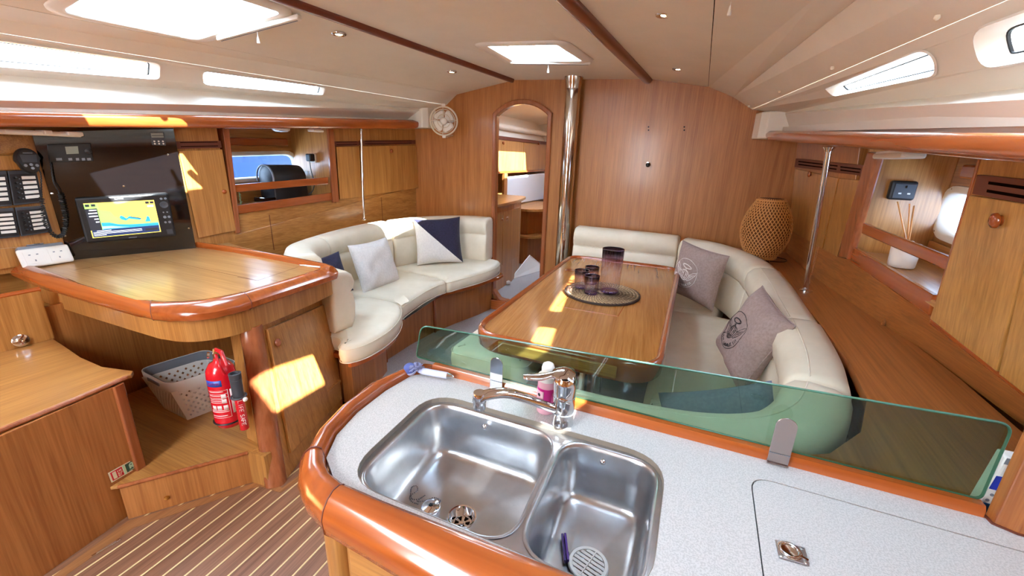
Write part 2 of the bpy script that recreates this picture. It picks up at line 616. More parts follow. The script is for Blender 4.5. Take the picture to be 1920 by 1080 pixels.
GL = {'A': [[(0, 0), (.5, 1), (1, 0)], [(.2, .4), (.8, .4)]], 'B': [[(0, 0), (0, 1), (.7, 1), (.8, .75), (.6, .52), (0, .5)], [(.6, .52), (.9, .25), (.7, 0), (0, 0)]],
      'C': [[(.9, .85), (.5, 1), (.1, .7), (.1, .3), (.5, 0), (.9, .15)]], 'D': [[(0, 0), (0, 1), (.6, 1), (.95, .6), (.95, .4), (.6, 0), (0, 0)]],
      'E': [[(.9, 1), (0, 1), (0, 0), (.9, 0)], [(0, .5), (.7, .5)]], 'F': [[(.9, 1), (0, 1), (0, 0)], [(0, .5), (.7, .5)]],
      'G': [[(.9, .85), (.5, 1), (.1, .7), (.1, .3), (.5, 0), (.9, .2), (.9, .5), (.5, .5)]], 'H': [[(0, 0), (0, 1)], [(1, 0), (1, 1)], [(0, .5), (1, .5)]],
      'I': [[(.5, 0), (.5, 1)]], 'K': [[(0, 0), (0, 1)], [(.9, 1), (0, .45), (.9, 0)]], 'L': [[(0, 1), (0, 0), (.8, 0)]],
      'M': [[(0, 0), (.1, 1), (.5, .4), (.9, 1), (1, 0)]], 'N': [[(0, 0), (0, 1), (.9, 0), (.9, 1)]], 'O': [[(.5, 0), (.1, .3), (.1, .7), (.5, 1), (.9, .7), (.9, .3), (.5, 0)]],
      'P': [[(0, 0), (0, 1), (.7, 1), (.9, .75), (.7, .5), (0, .5)]], 'R': [[(0, 0), (0, 1), (.7, 1), (.9, .75), (.7, .5), (0, .5)], [(.4, .5), (.9, 0)]],
      'S': [[(.9, .85), (.5, 1), (.1, .8), (.3, .55), (.8, .4), (.9, .15), (.5, 0), (.1, .15)]], 'T': [[(0, 1), (1, 1)], [(.5, 1), (.5, 0)]],
      'U': [[(0, 1), (.05, .2), (.5, 0), (.9, .2), (.95, 1)]], 'V': [[(0, 1), (.5, 0), (1, 1)]], 'X': [[(0, 0), (1, 1)], [(0, 1), (1, 0)]], 'Y': [[(0, 1), (.5, .5), (1, 1)], [(.5, .5), (.5, 0)]],
      'W': [[(0, 1), (.25, 0), (.5, .6), (.75, 0), (1, 1)]], 'Z': [[(0, 1), (1, 1), (0, 0), (1, 0)]],
      '0': [[(.5, 0), (.1, .3), (.1, .7), (.5, 1), (.9, .7), (.9, .3), (.5, 0)]], '2': [[(.1, .8), (.5, 1), (.9, .7), (.1, 0), (.9, 0)]]}

def text_lines(s, h, sp=0.75):
    """stroke lettering as polylines from (0, 0), letter height h"""
    out = []
    x = 0
    for ch in s:
        for st in GL.get(ch, []):
            out.append([(x + px * h * 0.62, py * h) for px, py in st])
        x += h * (sp if ch != ' ' else 0.5)
    return out, x

def g_strokes(lines, f3, r, seg=4):
    mb = MB()
    for ln in lines:
        if len(ln) > 1:
            mb.add(g_tube([f3(*p) for p in ln], r, seg))
    return mb


# ================================================================ THE SETTING
# ---- sole: teak planks with pale inlay, running on under the furniture
floor = struct('floor')
mk('sole_base', *g_box((-1.1, 0.9, -0.03), (6.0, 6.2, 0.03)), 'gap', floor)
d0, d1 = Vector((-1.8994,0.3857,0)), Vector((-1.9122,0.6716,0))
pdir = (d1 - d0).normalized()
pn = Vector((pdir.y, -pdir.x, 0))
M['teak_run'] = wood('teak sole plank', '6a4530', '8c624a', 'y', rough=0.4, coat=0.1, rotz=atan2(pdir.y, pdir.x) - pi / 2)
pw = ((Vector((-1.3529,0.6459,0)) - d0).dot(pn)) / 8.0
for k in range(-6, 22):
    a = d0 + pn * (pw * (k + 0.5))
    fr = (pdir, pn, Vector((0, 0, 1)))
    mk('plank', *g_box(a + pdir * (-0.1) + Vector((0, 0, -0.0085)), (2.6, pw - 0.0075, 0.017), frame=fr), 'teak_run', floor, bevel=0.001, seg=1)
    b_ = d0 + pn * (pw * k)
    mk('inlay_strip', *g_box(b_ + pdir * (-0.1) + Vector((0, 0, -0.009)), (2.6, 0.0065, 0.017), frame=fr), 'inlay', floor)
# border board that follows the step and the seat base
bp = [Vector(p) for p in ((-1.86,0.3185,0), (-1.8968,0.3848,0), (-1.9413,0.6248,0), (-1.6877,0.9771,0), (-1.6725,1.0104,0), (-1.543,1.0185,0), (-1.5419,1.2271,0))]
bo = [Vector(p) for p in ((-1.813,0.3408,0), (-1.8606,0.402,0), (-1.8836,0.6153,0), (-1.6716,0.9453,0), (-1.6408,0.9817,0), (-1.5267,0.9947,0), (-1.4952,1.233,0))]
mk('border_board', *g_loft([[a + Vector((0, 0, -.004)), a + Vector((0, 0, .0012)), b + Vector((0, 0, .0012)), b + Vector((0, 0, -.004))] for a, b in zip(bp, bo)]), 'border', floor)

# ---- bulkhead with the arched doorway
bulk = struct('wall_front')
arch = [(-1.7586,3.6,0.458), (-1.7536,3.6,1.7779), (-1.7491,3.6,1.8127), (-1.6735,3.6,1.8721), (-1.5838,3.6,1.9003), (-1.5001,3.6,1.9071), (-1.4121,3.6,1.893), (-1.3434,3.6,1.8588), (-1.2833,3.6,1.8002), (-1.2814,3.6,1.7669), (-1.2603,3.6,0.5223)]
dl, dr = -1.7640, -1.2830
sill = 0.10
top = [(a[0], a[2]) for a in arch[1:-1]]
top[0] = (dl, top[0][1] - 0.03)
top[-1] = (dr, top[-1][1] - 0.03)
tp = smooth_path([(x, z, 0) for x, z in top], 4)
zsh, zap = 1.800, 1.893
chd = (dr - dl) / 2
sag = zap - zsh
Ra = (chd * chd + sag * sag) / (2 * sag)
th0 = math.asin(chd / Ra)
tp = [Vector(((dl + dr) / 2 + Ra * sin(-th0 + 2 * th0 * i / 14), zap - Ra + Ra * cos(-th0 + 2 * th0 * i / 14), 0)) for i in range(15)]
door2 = [(dl, sill + 0.10), ] + [(p.x, p.y) for p in tp] + [(dr, sill + 0.1), (dr - 0.07, sill + 0.02), (dr - 0.15, sill), (dl + 0.15, sill), (dl + 0.07, sill + 0.02)]
outl = [(-3.3, -0.05), (1.1, -0.05), (1.1, 1.66), (0.50, 1.70), (0.46, 1.84), (0.2148, 1.8262), (0.084, 1.9076), (-0.0869, 1.9784), (-0.5108, 2.0465), (-1.06, 2.088), (-1.6041, 2.0798), (-1.9, 2.04), (-2.1708, 1.9826), (-2.2817, 1.8952), (-2.62, 1.90), (-2.70, 1.72), (-3.3, 1.72)]
outl = [(x, z + (0.03 if z > 1.7 and -2.4 < x < 0.25 else 0)) for x, z in outl]
mk('bulkhead_panel', *g_sheet([outl, door2], lambda a, b: (a, 3.6, b), 0.03, (0, 1, 0)), 'bulk', bulk)
door = struct('door_1')
fr_path = [Vector((a, 3.585, b)) for a, b in door2]
def ring_frame(loop, w_in, w_out, y0, y1):
    """moulded frame: loft of a rounded section around a closed loop in the plane y"""
    k = len(loop)
    c = sum(loop, Vector()) / k
    secs = []
    P2 = [(p.x, p.z) for p in loop]
    for ins, y in ((w_in, y1), (w_in, y0 + 0.008), (w_in - 0.008, y0), (-w_out + 0.008, y0), (-w_out, y0 + 0.008), (-w_out, y1)):
        q = poly_inset(P2, ins)
        secs.append([Vector((p[0], y, p[1])) for p in q])
    return g_grid(secs + [secs[0]], True)
mk('door_frame', *ring_frame(fr_path, 0.004, 0.036, 3.575, 3.635), 'redwood_z', door, smooth=40)

# ---- headlining panels, split at their seams
ceil = struct('ceiling')
Q = {'pl': [(-1.6041,3.62,2.0798),(-1.8296,-1.8,2.0294),(-2.7635,-1.8,1.8979),(-2.1682,3.62,1.9825)], 'pc': [(-1.6041,3.62,2.0798),(-1.8296,-1.8,2.0294),(-0.7402,-1.8,2.0571),(-0.5108,3.62,2.0465)], 'plo': [(-2.1682,3.62,1.9825),(-2.7635,-1.8,1.8979),(-3.1745,-1.8,1.8646),(-2.2817,3.62,1.8952)], 'pr1': [(-0.5108,3.62,2.0465),(-0.7402,-1.8,2.0571),(-0.0201,-1.8,1.9979),(-0.0869,3.62,1.9784)], 'pr2': [(-0.0869,3.62,1.9784),(-0.0201,-1.8,1.9979),(0.7511,-1.8,1.9568),(0.084,3.62,1.9076)], 'pr3': [(0.084,3.62,1.9076),(0.7511,-1.8,1.9568),(0.9268,-1.8,1.764),(0.2148,3.62,1.8262)]}
def uvrect(pts, r=0.03, seg=5, sx=5.4, sy=0.8):
    return [(p[0] / sx, p[1] / sy) for p in rounded([(a * sx, b * sy) for a, b in pts], r, seg)]
hole_pl = uvrect([(0.4701,0.6321), (0.479,0.8269), (0.3953,0.7747), (0.3846,0.1853)], 0.05)
hpl = [(0.3953,0.7747), (0.3846,0.1853)]
u_aft = 0.483
hole_pl = uvrect([(hpl[0][0], 0.90), (hpl[1][0], 0.17), (u_aft, 0.17), (u_aft, 0.90)], 0.05)
hole_pc = uvrect([(0.2272,0.3749), (0.2179,0.7341), (0.1365,0.7435), (0.1435,0.338)], 0.02)
hole_pr = uvrect([(0.362, 0.05), (0.362, 0.75), (0.553, 0.75), (0.553, 0.05)], 0.05)
comp = uvrect([(0.80, 0.10), (0.80, 0.90), (0.97, 0.90), (0.97, 0.10)], 0.03)
def panel(key, holes=(), v0=0.004, v1=0.996, th=0.03):
    mk('ceiling_panel', *g_sheet([[(0, v0), (0, v1), (1, v1), (1, v0)]] + list(holes), bil(Q[key]), th, (0, 0, 1)), 'headlining', ceil)
panel('pc', [hole_pc, comp])
panel('pl', [hole_pl])
panel('plo')
panel('pr1')
panel('pr2', [hole_pr])
panel('pr3')
# light-tight deck core above the seams
for a, b in (('pl', 'plo'), ('pr1', 'pr2'), ('pr2', 'pr3'), ):
    q0, q1 = Vector(Q[b][0]), Vector(Q[b][1])
    mk('seam_strip', *g_tube([q0 + Vector((0, 0, 0.026)), q1 + Vector((0, 0, 0.026))], 0.02, 8), 'gap', ceil)

# ceiling battens
def batten(name, a, b, w=0.05, drop=0.03, rise=0.03):
    a, b = Vector(a), Vector(b)
    prof = [(-w * .5, rise), (-w * .5, -drop * .3), (-w * .34, -drop * .85), (-w * .15, -drop), (w * .15, -drop), (w * .34, -drop * .85), (w * .5, -drop * .3), (w * .5, rise)]
    o = mk(name, *sweep([a, a.lerp(b, .03), b], prof), 'darktrim', smooth=50)
    o['kind'] = 'structure'
bl = ((-1.6041,3.62,2.0798),(-1.8296,-1.8,2.0294))
brr = ((-0.5108,3.62,2.0465),(-0.7402,-1.8,2.0571))
batten('trim_1', (bl[0][0], 3.55, bl[0][2]), bl[1], 0.036)
batten('trim_2', (brr[0][0], 3.59, brr[0][2]), brr[1], 0.066, 0.035)

# ---- cabin sides (white moulding) with the coachroof windows
cabL, cabR = struct('wall_left'), struct('wall_right')
QL, QR = [(-2.2817,3.62,1.8952),(-3.1745,-1.8,1.8646),(-3.4194,-1.8,1.6182),(-2.4595,3.62,1.8563)], [(0.2148,3.62,1.8262),(0.9268,-1.8,1.764),(0.947,-1.8,1.4135),(0.3961,3.62,1.7975)]
nL = Vector((-1, 0, 0.3))
nR = Vector((1, 0, 0.3))
wl1 = uvrect([(0.62, -0.02), (0.4002,0.1374), (0.3955,0.1805), (0.3887,0.7142), (0.62, 0.74)], [0, .01, .01, .02, 0], sy=0.25)
wl1 = uvrect([(0.60, 0.20), (0.3963,0.1486), (0.3894,0.6971), (0.60, 0.86)], [.03, .03, .03, .03], sy=0.25)
wl2 = uvrect([(0.3599,0.1865), (0.3511,0.7033), (0.2161,0.582), (0.2257,0.1136)], [.04, .04, .03, .03], sy=0.25)
wr1 = uvrect([(0.2268,0.2849), (0.3628,0.1871), (0.3661,0.3787), (0.358,0.6185), (0.2239,0.5749)], [.02, .05, .05, .03, .03], sy=0.25)
wr2 = uvrect([(0.3981,0.1837), (0.60, 0.22), (0.60, 0.75), (0.3914,0.6723)], [.05, .03, .03, .05], sy=0.25)
mk('cabin_side', *g_sheet([[(0, 0), (0, 1), (1, 1), (1, 0)], wl1, wl2], bil(QL), 0.03, nL), 'gel', cabL)
mk('cabin_side', *g_sheet([[(0, 0), (0, 1), (1, 1), (1, 0)], wr1, wr2], bil(QR), 0.03, nR), 'gel', cabR)
mk('lower_recess', *g_sheet([[(0, 0), (0, 1), (1, 1), (1, 0)]], bil([(-2.4595,3.62,1.8563),(-3.4194,-1.8,1.6182),(-3.2426,-1.8,1.3979),(-2.6124,3.62,1.7678)]), 0.03, nL), 'gel', cabL)
mk('lower_recess', *g_sheet([[(0, 0), (0, 1), (1, 1), (1, 0)]], bil([(0.3961,3.62,1.7975),(0.947,-1.8,1.4135),(0.7196,-1.8,1.3419),(0.448,3.62,1.6879)]), 0.03, nR), 'gel', cabR)
for par, q in ((cabL, QL), (cabR, QR)):
    for j in (0, 3):
        s = 1 if par is cabR else -1
        a, b = Vector(q[j]), Vector(q[j + 1 if j == 0 else 2])
        mk('corner_seal', *g_tube([a + Vector((s * .03, 0, .015)), b + Vector((s * .03, 0, .015))], 0.022, 8), 'gel', par)

def window(name, uv, q, n, depth=0.045, inset=0.018, sy=0.25):
    """white reveal, black gasket and tinted pane set into a side wall"""
    f = bil(q)
    n = Vector(n).normalized()
    w = struct(name)
    c = Vector((sum(p[0] for p in uv) / len(uv), sum(p[1] for p in uv) / len(uv)))
    M2 = [(p[0] * 5.4, p[1] * sy) for p in uv]
    def ring(ins, d):
        return [f(p[0] / 5.4, p[1] / sy) + n * d for p in poly_inset(M2, ins)]
    mk('window_frame', *g_grid([ring(-0.008, -0.004), ring(-0.001, -0.007), ring(0.002, 0.0), ring(inset, depth), ring(inset + 0.004, depth + 0.004), ring(-0.03, depth + 0.01), ring(-0.03, 0.028)], True), 'white', w, smooth=60)
    mk('gasket', *g_grid([ring(inset - .001, depth - 0.001), ring(inset + 0.004, depth - 0.001), ring(inset + 0.005, depth + 0.004)], True), 'rubber', w)
    r = ring(inset + 0.004, depth + 0.003)
    mk('pane', r, [tuple(range(len(r)))], 'acrylic', w)
window('window_1', wl1, QL, nL)
window('window_2', wl2, QL, nL, 0.03, 0.010)
window('window_3', wr1, QR, nR, 0.045, 0.016)
window('window_4', wr2, QR, nR, 0.035, 0.022)

# deck-edge handrails in varnished wood, and the white end blocks at the bulkhead
def rail(name, E, F, s):
    E0, E1 = Vector(E[0]), Vector(E[1])
    F0, F1 = Vector(F[0]), Vector(F[1])
    rings = []
    for t in [0.03] + [0.04 + 0.96 * i / 12 for i in range(13)]:
        e, f = E0.lerp(E1, t), F0.lerp(F1, t)
        k = 0.7 if t == 0.03 else 1
        h = (e - f).length
        a = (e + f) / 2
        up = Vector((0, 0, 1))
        o = Vector((s, 0, 0))
        rings.append([a + up * (h * .5) * k + o * .13, a + up * h * .5 * k + o * .012, a + up * h * .42 * k + o * .002, a + up * h * .2 * k - o * .006, a - up * h * .2 * k - o * .004, a - up * h * .42 * k + o * .004, a - up * h * .5 * k + o * .014, a - up * h * .5 * k + o * .20, a + o * .20])
    o = mk(name, *g_loft(rings), 'redwood', smooth=50)
    o['kind'] = 'structure'
rail('trim_3', ((-2.4824,3.62,1.7678),(-3.1126,-1.8,1.3979)), ((-2.4858,3.62,1.6882),(-3.1059,-1.8,1.3488)), -1)
rail('trim_4', ((0.318,3.62,1.6879),(0.5896,-1.8,1.3419)), ((0.3125,3.62,1.6296),(0.5924,-1.8,1.3114)), 1)
blk = lambda s, x0: [(x0, 3.60), (x0 + s * .02, 3.46), (x0 + s * .16, 3.46), (x0 + s * .16, 3.60)]
mk('end_block', *g_prism([(0.245, 3.598), (0.275, 3.50), (0.315, 3.46), (0.5, 3.46), (0.5, 3.598)], 1.628, 1.80), 'gel', cabR, bevel=0.008)
mk('end_block', *g_prism([(-2.40, 3.598), (-2.42, 3.50), (-2.46, 3.46), (-2.7, 3.46), (-2.7, 3.598)], 1.69, 1.87), 'gel', cabL, bevel=0.008)
# under-deck soffits between rail and hull, hull linings, aft bulkhead
mk('side_deck', *g_quad([(-2.55, 3.62, 1.74), (-3.25, -1.8, 1.42), (-4.2, -1.8, 1.45), (-3.3, 3.62, 1.74)], 0.03, (0, 0, -1)), 'gel', cabL)
mk('side_deck', *g_quad([(0.40, 3.62, 1.68), (0.75, -1.8, 1.38), (1.9, -1.8, 1.38), (1.3, 3.62, 1.68)], 0.03, (0, 0, -1)), 'gel', cabR)

# hull linings behind the lockers, with portholes
pp = uvrect([(1.95, 1.235), (2.655, 1.255), (2.665, 1.425), (1.95, 1.395)], [.03, .09, .09, .03], sx=1, sy=1)
mk('hull_lining', *g_sheet([[(-1.8, 0.5), (3.62, 0.5), (3.62, 1.9), (-1.8, 1.9)], pp], lambda a, b: (-3.2, a, b), 0.03, (-1, 0, 0)), 'oak_y', cabL)
ps = uvrect([(1.75, 1.195), (2.40, 1.215), (2.40, 1.375), (1.75, 1.36)], [.03, .085, .085, .03], sx=1, sy=1)
mk('hull_lining', *g_sheet([[(-1.8, 0.5), (3.62, 0.5), (3.62, 1.9), (-1.8, 1.9)], ps], lambda a, b: (0.93, a, b), 0.03, (1, 0, 0)), 'oak_y', cabR)
def porthole(name, loop, x, s):
    w = struct(name)
    def ring(ins, d):
        return [Vector((x + s * d, p[0], p[1])) for p in poly_inset(loop, ins)]
    mk('window_frame', *g_grid([ring(-0.03, 0.0), ring(-0.028, -0.010), ring(-0.008, -0.012), ring(0.0, -0.006), ring(0.006, 0.03), ring(-0.01, 0.034)], True), 'gel', w, smooth=50)
    mb = MB()
    q = poly_inset(loop, -0.018)
    for i in range(0, len(q), 4):
        mb.add(g_lathe([(0.0035, 0), (0.0035, 0.0015), (0.001, 0.002)], (x - s * 0.011, q[i][0], q[i][1]), 8, (-s, 0, 0)))
    mb.out('screws', 'chrome', w)
    r = ring(0.004, 0.028)
    mk('pane', r, [tuple(range(len(r)))], 'port_pane', w)
porthole('window_5', pp, -3.2, -1)
porthole('window_6', ps, 0.93, 1)

# aft end of the cabin, behind the viewpoint, with the open companionway
aft = struct('wall_back')
mk('aft_bulkhead', *g_sheet([[(-3.3, -0.05), (1.1, -0.05), (1.1, 2.15), (-3.3, 2.15)], [(-1.5, 1.0), (-0.9, 1.0), (-0.9, 1.95), (-1.5, 1.95)]], lambda a, b: (a, -1.75, b), 0.03, (0, -1, 0)), 'oak_z', aft)
# hull sides low down (mostly behind furniture)
mk('hull_side', *g_quad([(-3.2, 3.62, 0.55), (-3.2, -1.8, 0.55), (-3.0, -1.8, -0.05), (-3.0, 3.62, -0.05)], 0.03, (1, 0, 0)), 'oak_y', cabL)
mk('hull_side', *g_quad([(0.96, 3.62, 0.55), (0.96, -1.8, 0.55), (0.96, -1.8, -0.05), (0.96, 3.62, -0.05)], 0.03, (-1, 0, 0)), 'oak_y', cabR)

# ---- roof hatches with frames, flyscreen cassettes and pull tassels
def hatch(label, uv, q, depth, sy, cord, bar, name='roof_hatch', extra=None, handles=()):
    f = bil(q)
    M2 = [(p[0] * 5.4, p[1] * sy) for p in uv]
    n = Vector((0, 0, 1))
    def ring(ins, d):
        return [f(p[0] / 5.4, p[1] / sy) + n * d for p in poly_inset(M2, ins)]
    c = sum(ring(0, 0), Vector()) / len(uv)
    t = thing(name, label, 'hatch', c)
    mk('inner_frame', *g_grid([ring(-0.055, -0.001), ring(-0.05, -0.008), ring(-0.012, -0.014), ring(0.0, -0.008), ring(0.004, 0.02), ring(-0.006, 0.024)], True), 'white', t, smooth=50)
    mk('reveal', *g_grid([ring(0.0, 0.0), ring(0.004, 0.02), ring(0.006, depth)], True), 'white', t, smooth=50)
    mk('lid_frame', *g_grid([ring(-.03, depth), ring(0.014, depth), ring(0.018, depth + .02), ring(-.03, depth + 0.022)], True), 'white', t)
    r = ring(0.014, depth + 0.008)
    mk('lid_pane', r, [tuple(range(len(r)))], 'acrylic', t)
    for s_ in handles:
        hc = c.lerp(f(*uv[0]), .0) + Vector((s_[0], s_[1], depth - .004))
        mk('lid_handle', *g_tube([hc + Vector((-.05, 0, 0)), hc + Vector((.05, 0, 0))], .009, 10), 'mgrey', t, smooth=60)
        mk('handle_boss', *g_lathe([(.018, .0), (.018, -.016), (.012, -.022), (.001, -.023)], hc + Vector((.05, 0, .004)), 18), 'white', t, smooth=50)
    if bar:
        a, b = Vector(bar[0]), Vector(bar[1])
        d = (b - a).normalized()
        side = Vector((-d.y, d.x, 0))
        mk('screen_cassette', *g_box((a + b) / 2, ((b - a).length, 0.035, 0.022), frame=(d, side, Vector((0, 0, 1)))), 'white', t, bevel=0.006)
        mk('cassette_groove', *g_box((a + b) / 2 + Vector((0, 0, -0.0115)), ((b - a).length * .94, 0.006, 0.002), frame=(d, side, Vector((0, 0, 1)))), 'mgrey', t)
        p = a.lerp(b, cord)
        mb = MB().add(g_tube([p + Vector((0, 0, -.011)), p + Vector((0, 0, -.034))], 0.0012, 6))
        mb.add(g_lathe([(0.002, 0), (0.003, -0.004), (0.007, -0.026), (0.006, -0.03)], p + Vector((0, 0, -.03)), 12))
        mb.out('pull_tassel', 'white', t, smooth=50)
    if extra:
        for e in extra:
            mk('side_track', *g_tube(e, 0.009, 8), 'offwhite', t, smooth=60)
    return t
barL = ((-2.1803,1.4767,1.945), (-1.7745,1.591,2.03))
hatch('large roof hatch above the chart table on the port side of the headlining', hole_pl, Q['pl'], 0.09, 0.8, 0.48, barL, handles=((.10, .10), (-.16, .10)))
bF = ((-1.2918,2.8205,2.052), (-0.7856,2.9531,2.048))
hatch('small square roof hatch just aft of the steel mast post', hole_pc, Q['pc'], 0.05, 0.8, 0.48, bF)
gh = hatch('roof hatch over the galley with a white tassel, cut by the top edge', hole_pr, Q['pr2'], 0.09, 0.8, 0.08, ((-0.0387,1.7882,2), (0.2846,1.7977,1.95)))
fgh = bil(Q['pr2'])
mk('added_sun_blind', *g_quad([fgh(.358, .04) + Vector((0, 0, -.004)), fgh(.358, .76) + Vector((0, 0, -.004)), fgh(.474, .76) + Vector((0, 0, -.004)), fgh(.474, .04) + Vector((0, 0, -.004))], .003, (0, 0, -1)), 'white', gh)  # unseen blind, added to keep hatch sun off the near port seat cushion
# open slot beside the small hatch where the lining has sagged
mk('lining_gap', *g_quad([(-0.8177,3.0758,2.066), (-0.609,3.0391,2.052), (-0.742,3.0939,2.056), (-0.8506,3.0912,2.064)], 0.002, (0, 0, -1)), 'gap', ceil)
# downlights
for k, (p, lb) in enumerate((((-0.2459,2.0059,2.0222), 'round chrome-rimmed downlight lit beside the mahogany batten, nearest the galley'), ((-0.2601,3.0843,2.025), 'round chrome-rimmed downlight lit over the dining settee near the bulkhead'),
             ((-1.8221,2.9497,2.0468), 'round chrome-rimmed downlight lit above the fan end of the port settee'), ((-1.839,1.8841,2.0407), 'round chrome-rimmed downlight lit next to the big port hatch'))):
    t = thing('downlight', lb, 'light', p, 'ceiling downlights')
    p = Vector(p) - Vector((0, 0, (.003, .011, .004, .003)[k]))
    mk('rim', *g_lathe([(0.022, 0.006), (0.038, 0.004), (0.040, 0.0), (0.036, -0.006), (0.028, -0.008), (0.022, -0.004)], p, 28), 'chrome', t, smooth=60)
    mk('lens', *g_lathe([(0.001, -0.007), (0.012, -0.006), (0.023, -0.002), (0.023, 0.003)], p, 24), 'glow', t, smooth=60)
# press-studs in the lining
mbs = {'pr3': [(1757, 32), (1560, 127), (1461, 173), (1404, 200)], }
def stud(p):
    mk('lining_stud', *g_lathe([(0.006, 0.004), (0.007, -0.003), (0.004, -0.007), (0.0005, -0.008)], p, 12), 'offwhite', ceil, smooth=70)
for p in ((0.4507,1.4852,1.8129), (0.3683,2.0984,1.815), (0.2762,2.748,1.8223), (0.184,3.4162,1.8272), (-2.7281,1.548,1.9232), (-1.0442,2.4348,2.0843), (-1.0887,3.2667,2.09)):
    stud(p)

# ---- steel mast post, grab poles, fan
px, py_ = -1.055, 3.49
mb = MB()
mb.add(g_lathe([(0.058, 0.05), (0.058, 2.10)], (px, py_, 0), 40))
post = mb.out('mast_post', 'polish', smooth=60)
tag(post, 'thick polished steel mast post standing against the bulkhead', 'post')
mk('collar', *g_lathe([(0.078, 2.12), (0.074, 2.06), (0.064, 2.02), (0.0585, 1.98)], (px, py_, 0), 40), 'polish', post, smooth=60)
def pole(label, a, b, r):
    t = thing('grab_pole', label, 'pole', a, None)
    a, b = Vector(a), Vector(b)
    mk('tube', *g_tube([a, b], r, 16), 'chrome', t, smooth=60)
    mk('foot_flange', *g_lathe([(r * 2.6, 0), (r * 2.6, 0.004), (r * 1.3, 0.01), (r * 1.2, 0.014)], a, 20), 'chrome', t, smooth=60)
    mk('top_flange', *g_lathe([(r * 1.2, -0.02), (r * 1.4, -0.012), (r * 2, 0)], b, 20), 'chrome', t, smooth=60)
pole('slim steel grab pole standing on the wooden ledge beside the bamboo lamp', (0.5446,2.5066,0.85), (0.4596,2.3,1.5393), 0.0125)
pole('slim steel grab pole behind the port settee in front of the locker', (-2.66,2.8417,0.8999), (-2.66,2.8879,1.6442), 0.0095)

fc = Vector((-2.2008,3.42,1.7429))
fan = thing('cabin_fan', 'small white round cabin fan mounted high beside the doorway', 'fan', fc)
fn = (Vector((0, 0, 1.46)) - fc)
fn.z = 0
fn.normalize()
fx_ = Vector((-fn.y, fn.x, 0))
def ring_t(r, off, tr, name, m='offwhite', par=fan):
    mk(name, *g_tube(circ(fc + fn * off, r, 36, fx_, (0, 0, 1)), tr, 8, closed=True), m, par, smooth=60)
ring_t(0.118, 0.0, 0.0075, 'outer_ring')
ring_t(0.098, 0.0, 0.004, 'inner_ring')
ring_t(0.056, 0.02, 0.0025, 'guard_ring')
mk('hub', *g_lathe([(0.03, -0.03), (0.034, -0.01), (0.028, 0.012), (0.022, 0.022), (0.005, 0.026)], fc, 24, fn), 'white', fan, smooth=50)
for k in range(4):
    a = 0.6 + k * pi / 2
    rad = fx_ * cos(a) + Vector((0, 0, 1)) * sin(a)
    tan = -fx_ * sin(a) + Vector((0, 0, 1)) * cos(a)
    rows = []
    for i in range(7):
        s_ = i / 6
        w_ = 0.02 + 0.034 * sin(s_ * pi * 0.8)
        r_ = 0.028 + 0.062 * s_
        rows.append([fc + rad * (r_ - .004 * abs(j) * s_) + tan * (w_ * j) + fn * (0.012 * j - 0.004) for j in (-1, -.5, 0, .5, 1)])
    mk('blade', *g_grid(rows), 'white', fan, smooth=60, solid=0.002)
for k, a in enumerate((0.1, pi / 2 + 0.05, pi, -pi / 2 - 0.1)):
    rad = fx_ * cos(a) + Vector((0, 0, 1)) * sin(a)
    mk('guard_arm', *g_tube([fc + rad * 0.03 + fn * .02, fc + rad * 0.06 + fn * 0.022, fc + rad * 0.116], 0.003, 6), 'offwhite', fan)
for z in (0.13, -0.13):
    mk('mount_lug', *g_box(fc + Vector((0, 0, z)), (0.03, 0.018, 0.022), frame=(fx_, fn, Vector((0, 0, 1)))), 'white', fan, bevel=0.003)
mk('wall_arm', *g_tube([fc + Vector((0, 0, -.125)), fc + Vector((-0.01, 0.06, -0.13)), (fc.x - 0.02, 3.598, fc.z - 0.11)], 0.006, 8), 'offwhite', fan, smooth=60)

# eye and holes on the bulkhead
kn = Vector((-0.4388,3.6,1.4428))
hook = thing('bulkhead_knob', 'small black and chrome knob on the bare bulkhead', 'knob', kn)
mk('stem', *g_lathe([(0.010, 0.0), (0.008, 0.012), (0.008, 0.02)], kn, 16, (0, -1, 0)), 'chrome', hook, smooth=50)
mk('knob', *g_lathe([(0.008, 0.012), (0.016, 0.018), (0.017, 0.026), (0.010, 0.034), (0.001, 0.036)], kn + Vector((.004, 0, -.012)), 16, (0, -1, 0)), 'mblack', hook, smooth=60)
for q in ((-0.467,3.6,1.7096), (-0.4642,3.6,1.6865), (-0.2097,3.6,1.71), (-0.2066,3.6,1.6876)):
    mk('screw_hole', *g_lathe([(0.006, -0.002), (0.006, 0.0015)], q, 10, (0, -1, 0)), 'gap', bulk)

# ================================================================ PORT SIDE: LOCKERS
nP = (0.9914,-0.131,0)
nPv = Vector(nP)
def slab(name, pts, t, m, par, bevel=0.002, n=None, **k):
    return mk(name, *g_quad(pts, t, n), m, par, bevel=bevel, **k)
def off(pts, n, d):
    return [Vector(p) + Vector(n) * d for p in pts]
def knob(par, p, n, r=0.016, m='redwood', name='knob'):
    mk(name, *g_lathe([(r * .7, 0), (r * .7, r * .25), (r, r * .45), (r * .95, r * .75), (r * .5, r * .95), (0.0005, r * 1.0)], p, 20, n), m, par, smooth=60)
def louvre(par, a, b, h, n, m='vent', name='vent_slat', k=2, hole='gap'):
    """a-b is the lower edge of the vent; k slots"""
    a, b, n = Vector(a), Vector(b), Vector(n)
    up = Vector((0, 0, 1))
    mk('vent_board', *g_quad([a, b, b + up * h, a + up * h], 0.012, n), m, par)
    for i in range(k):
        z = h * (0.22 + 0.56 * i / max(1, k - 1))
        p, q = a.lerp(b, .08) + up * z + n * .0005, a.lerp(b, .92) + up * z + n * .0005
        mk('vent_slot', *g_quad([p, q, q + up * h * .12, p + up * h * .12], 0.004, n), hole, par)

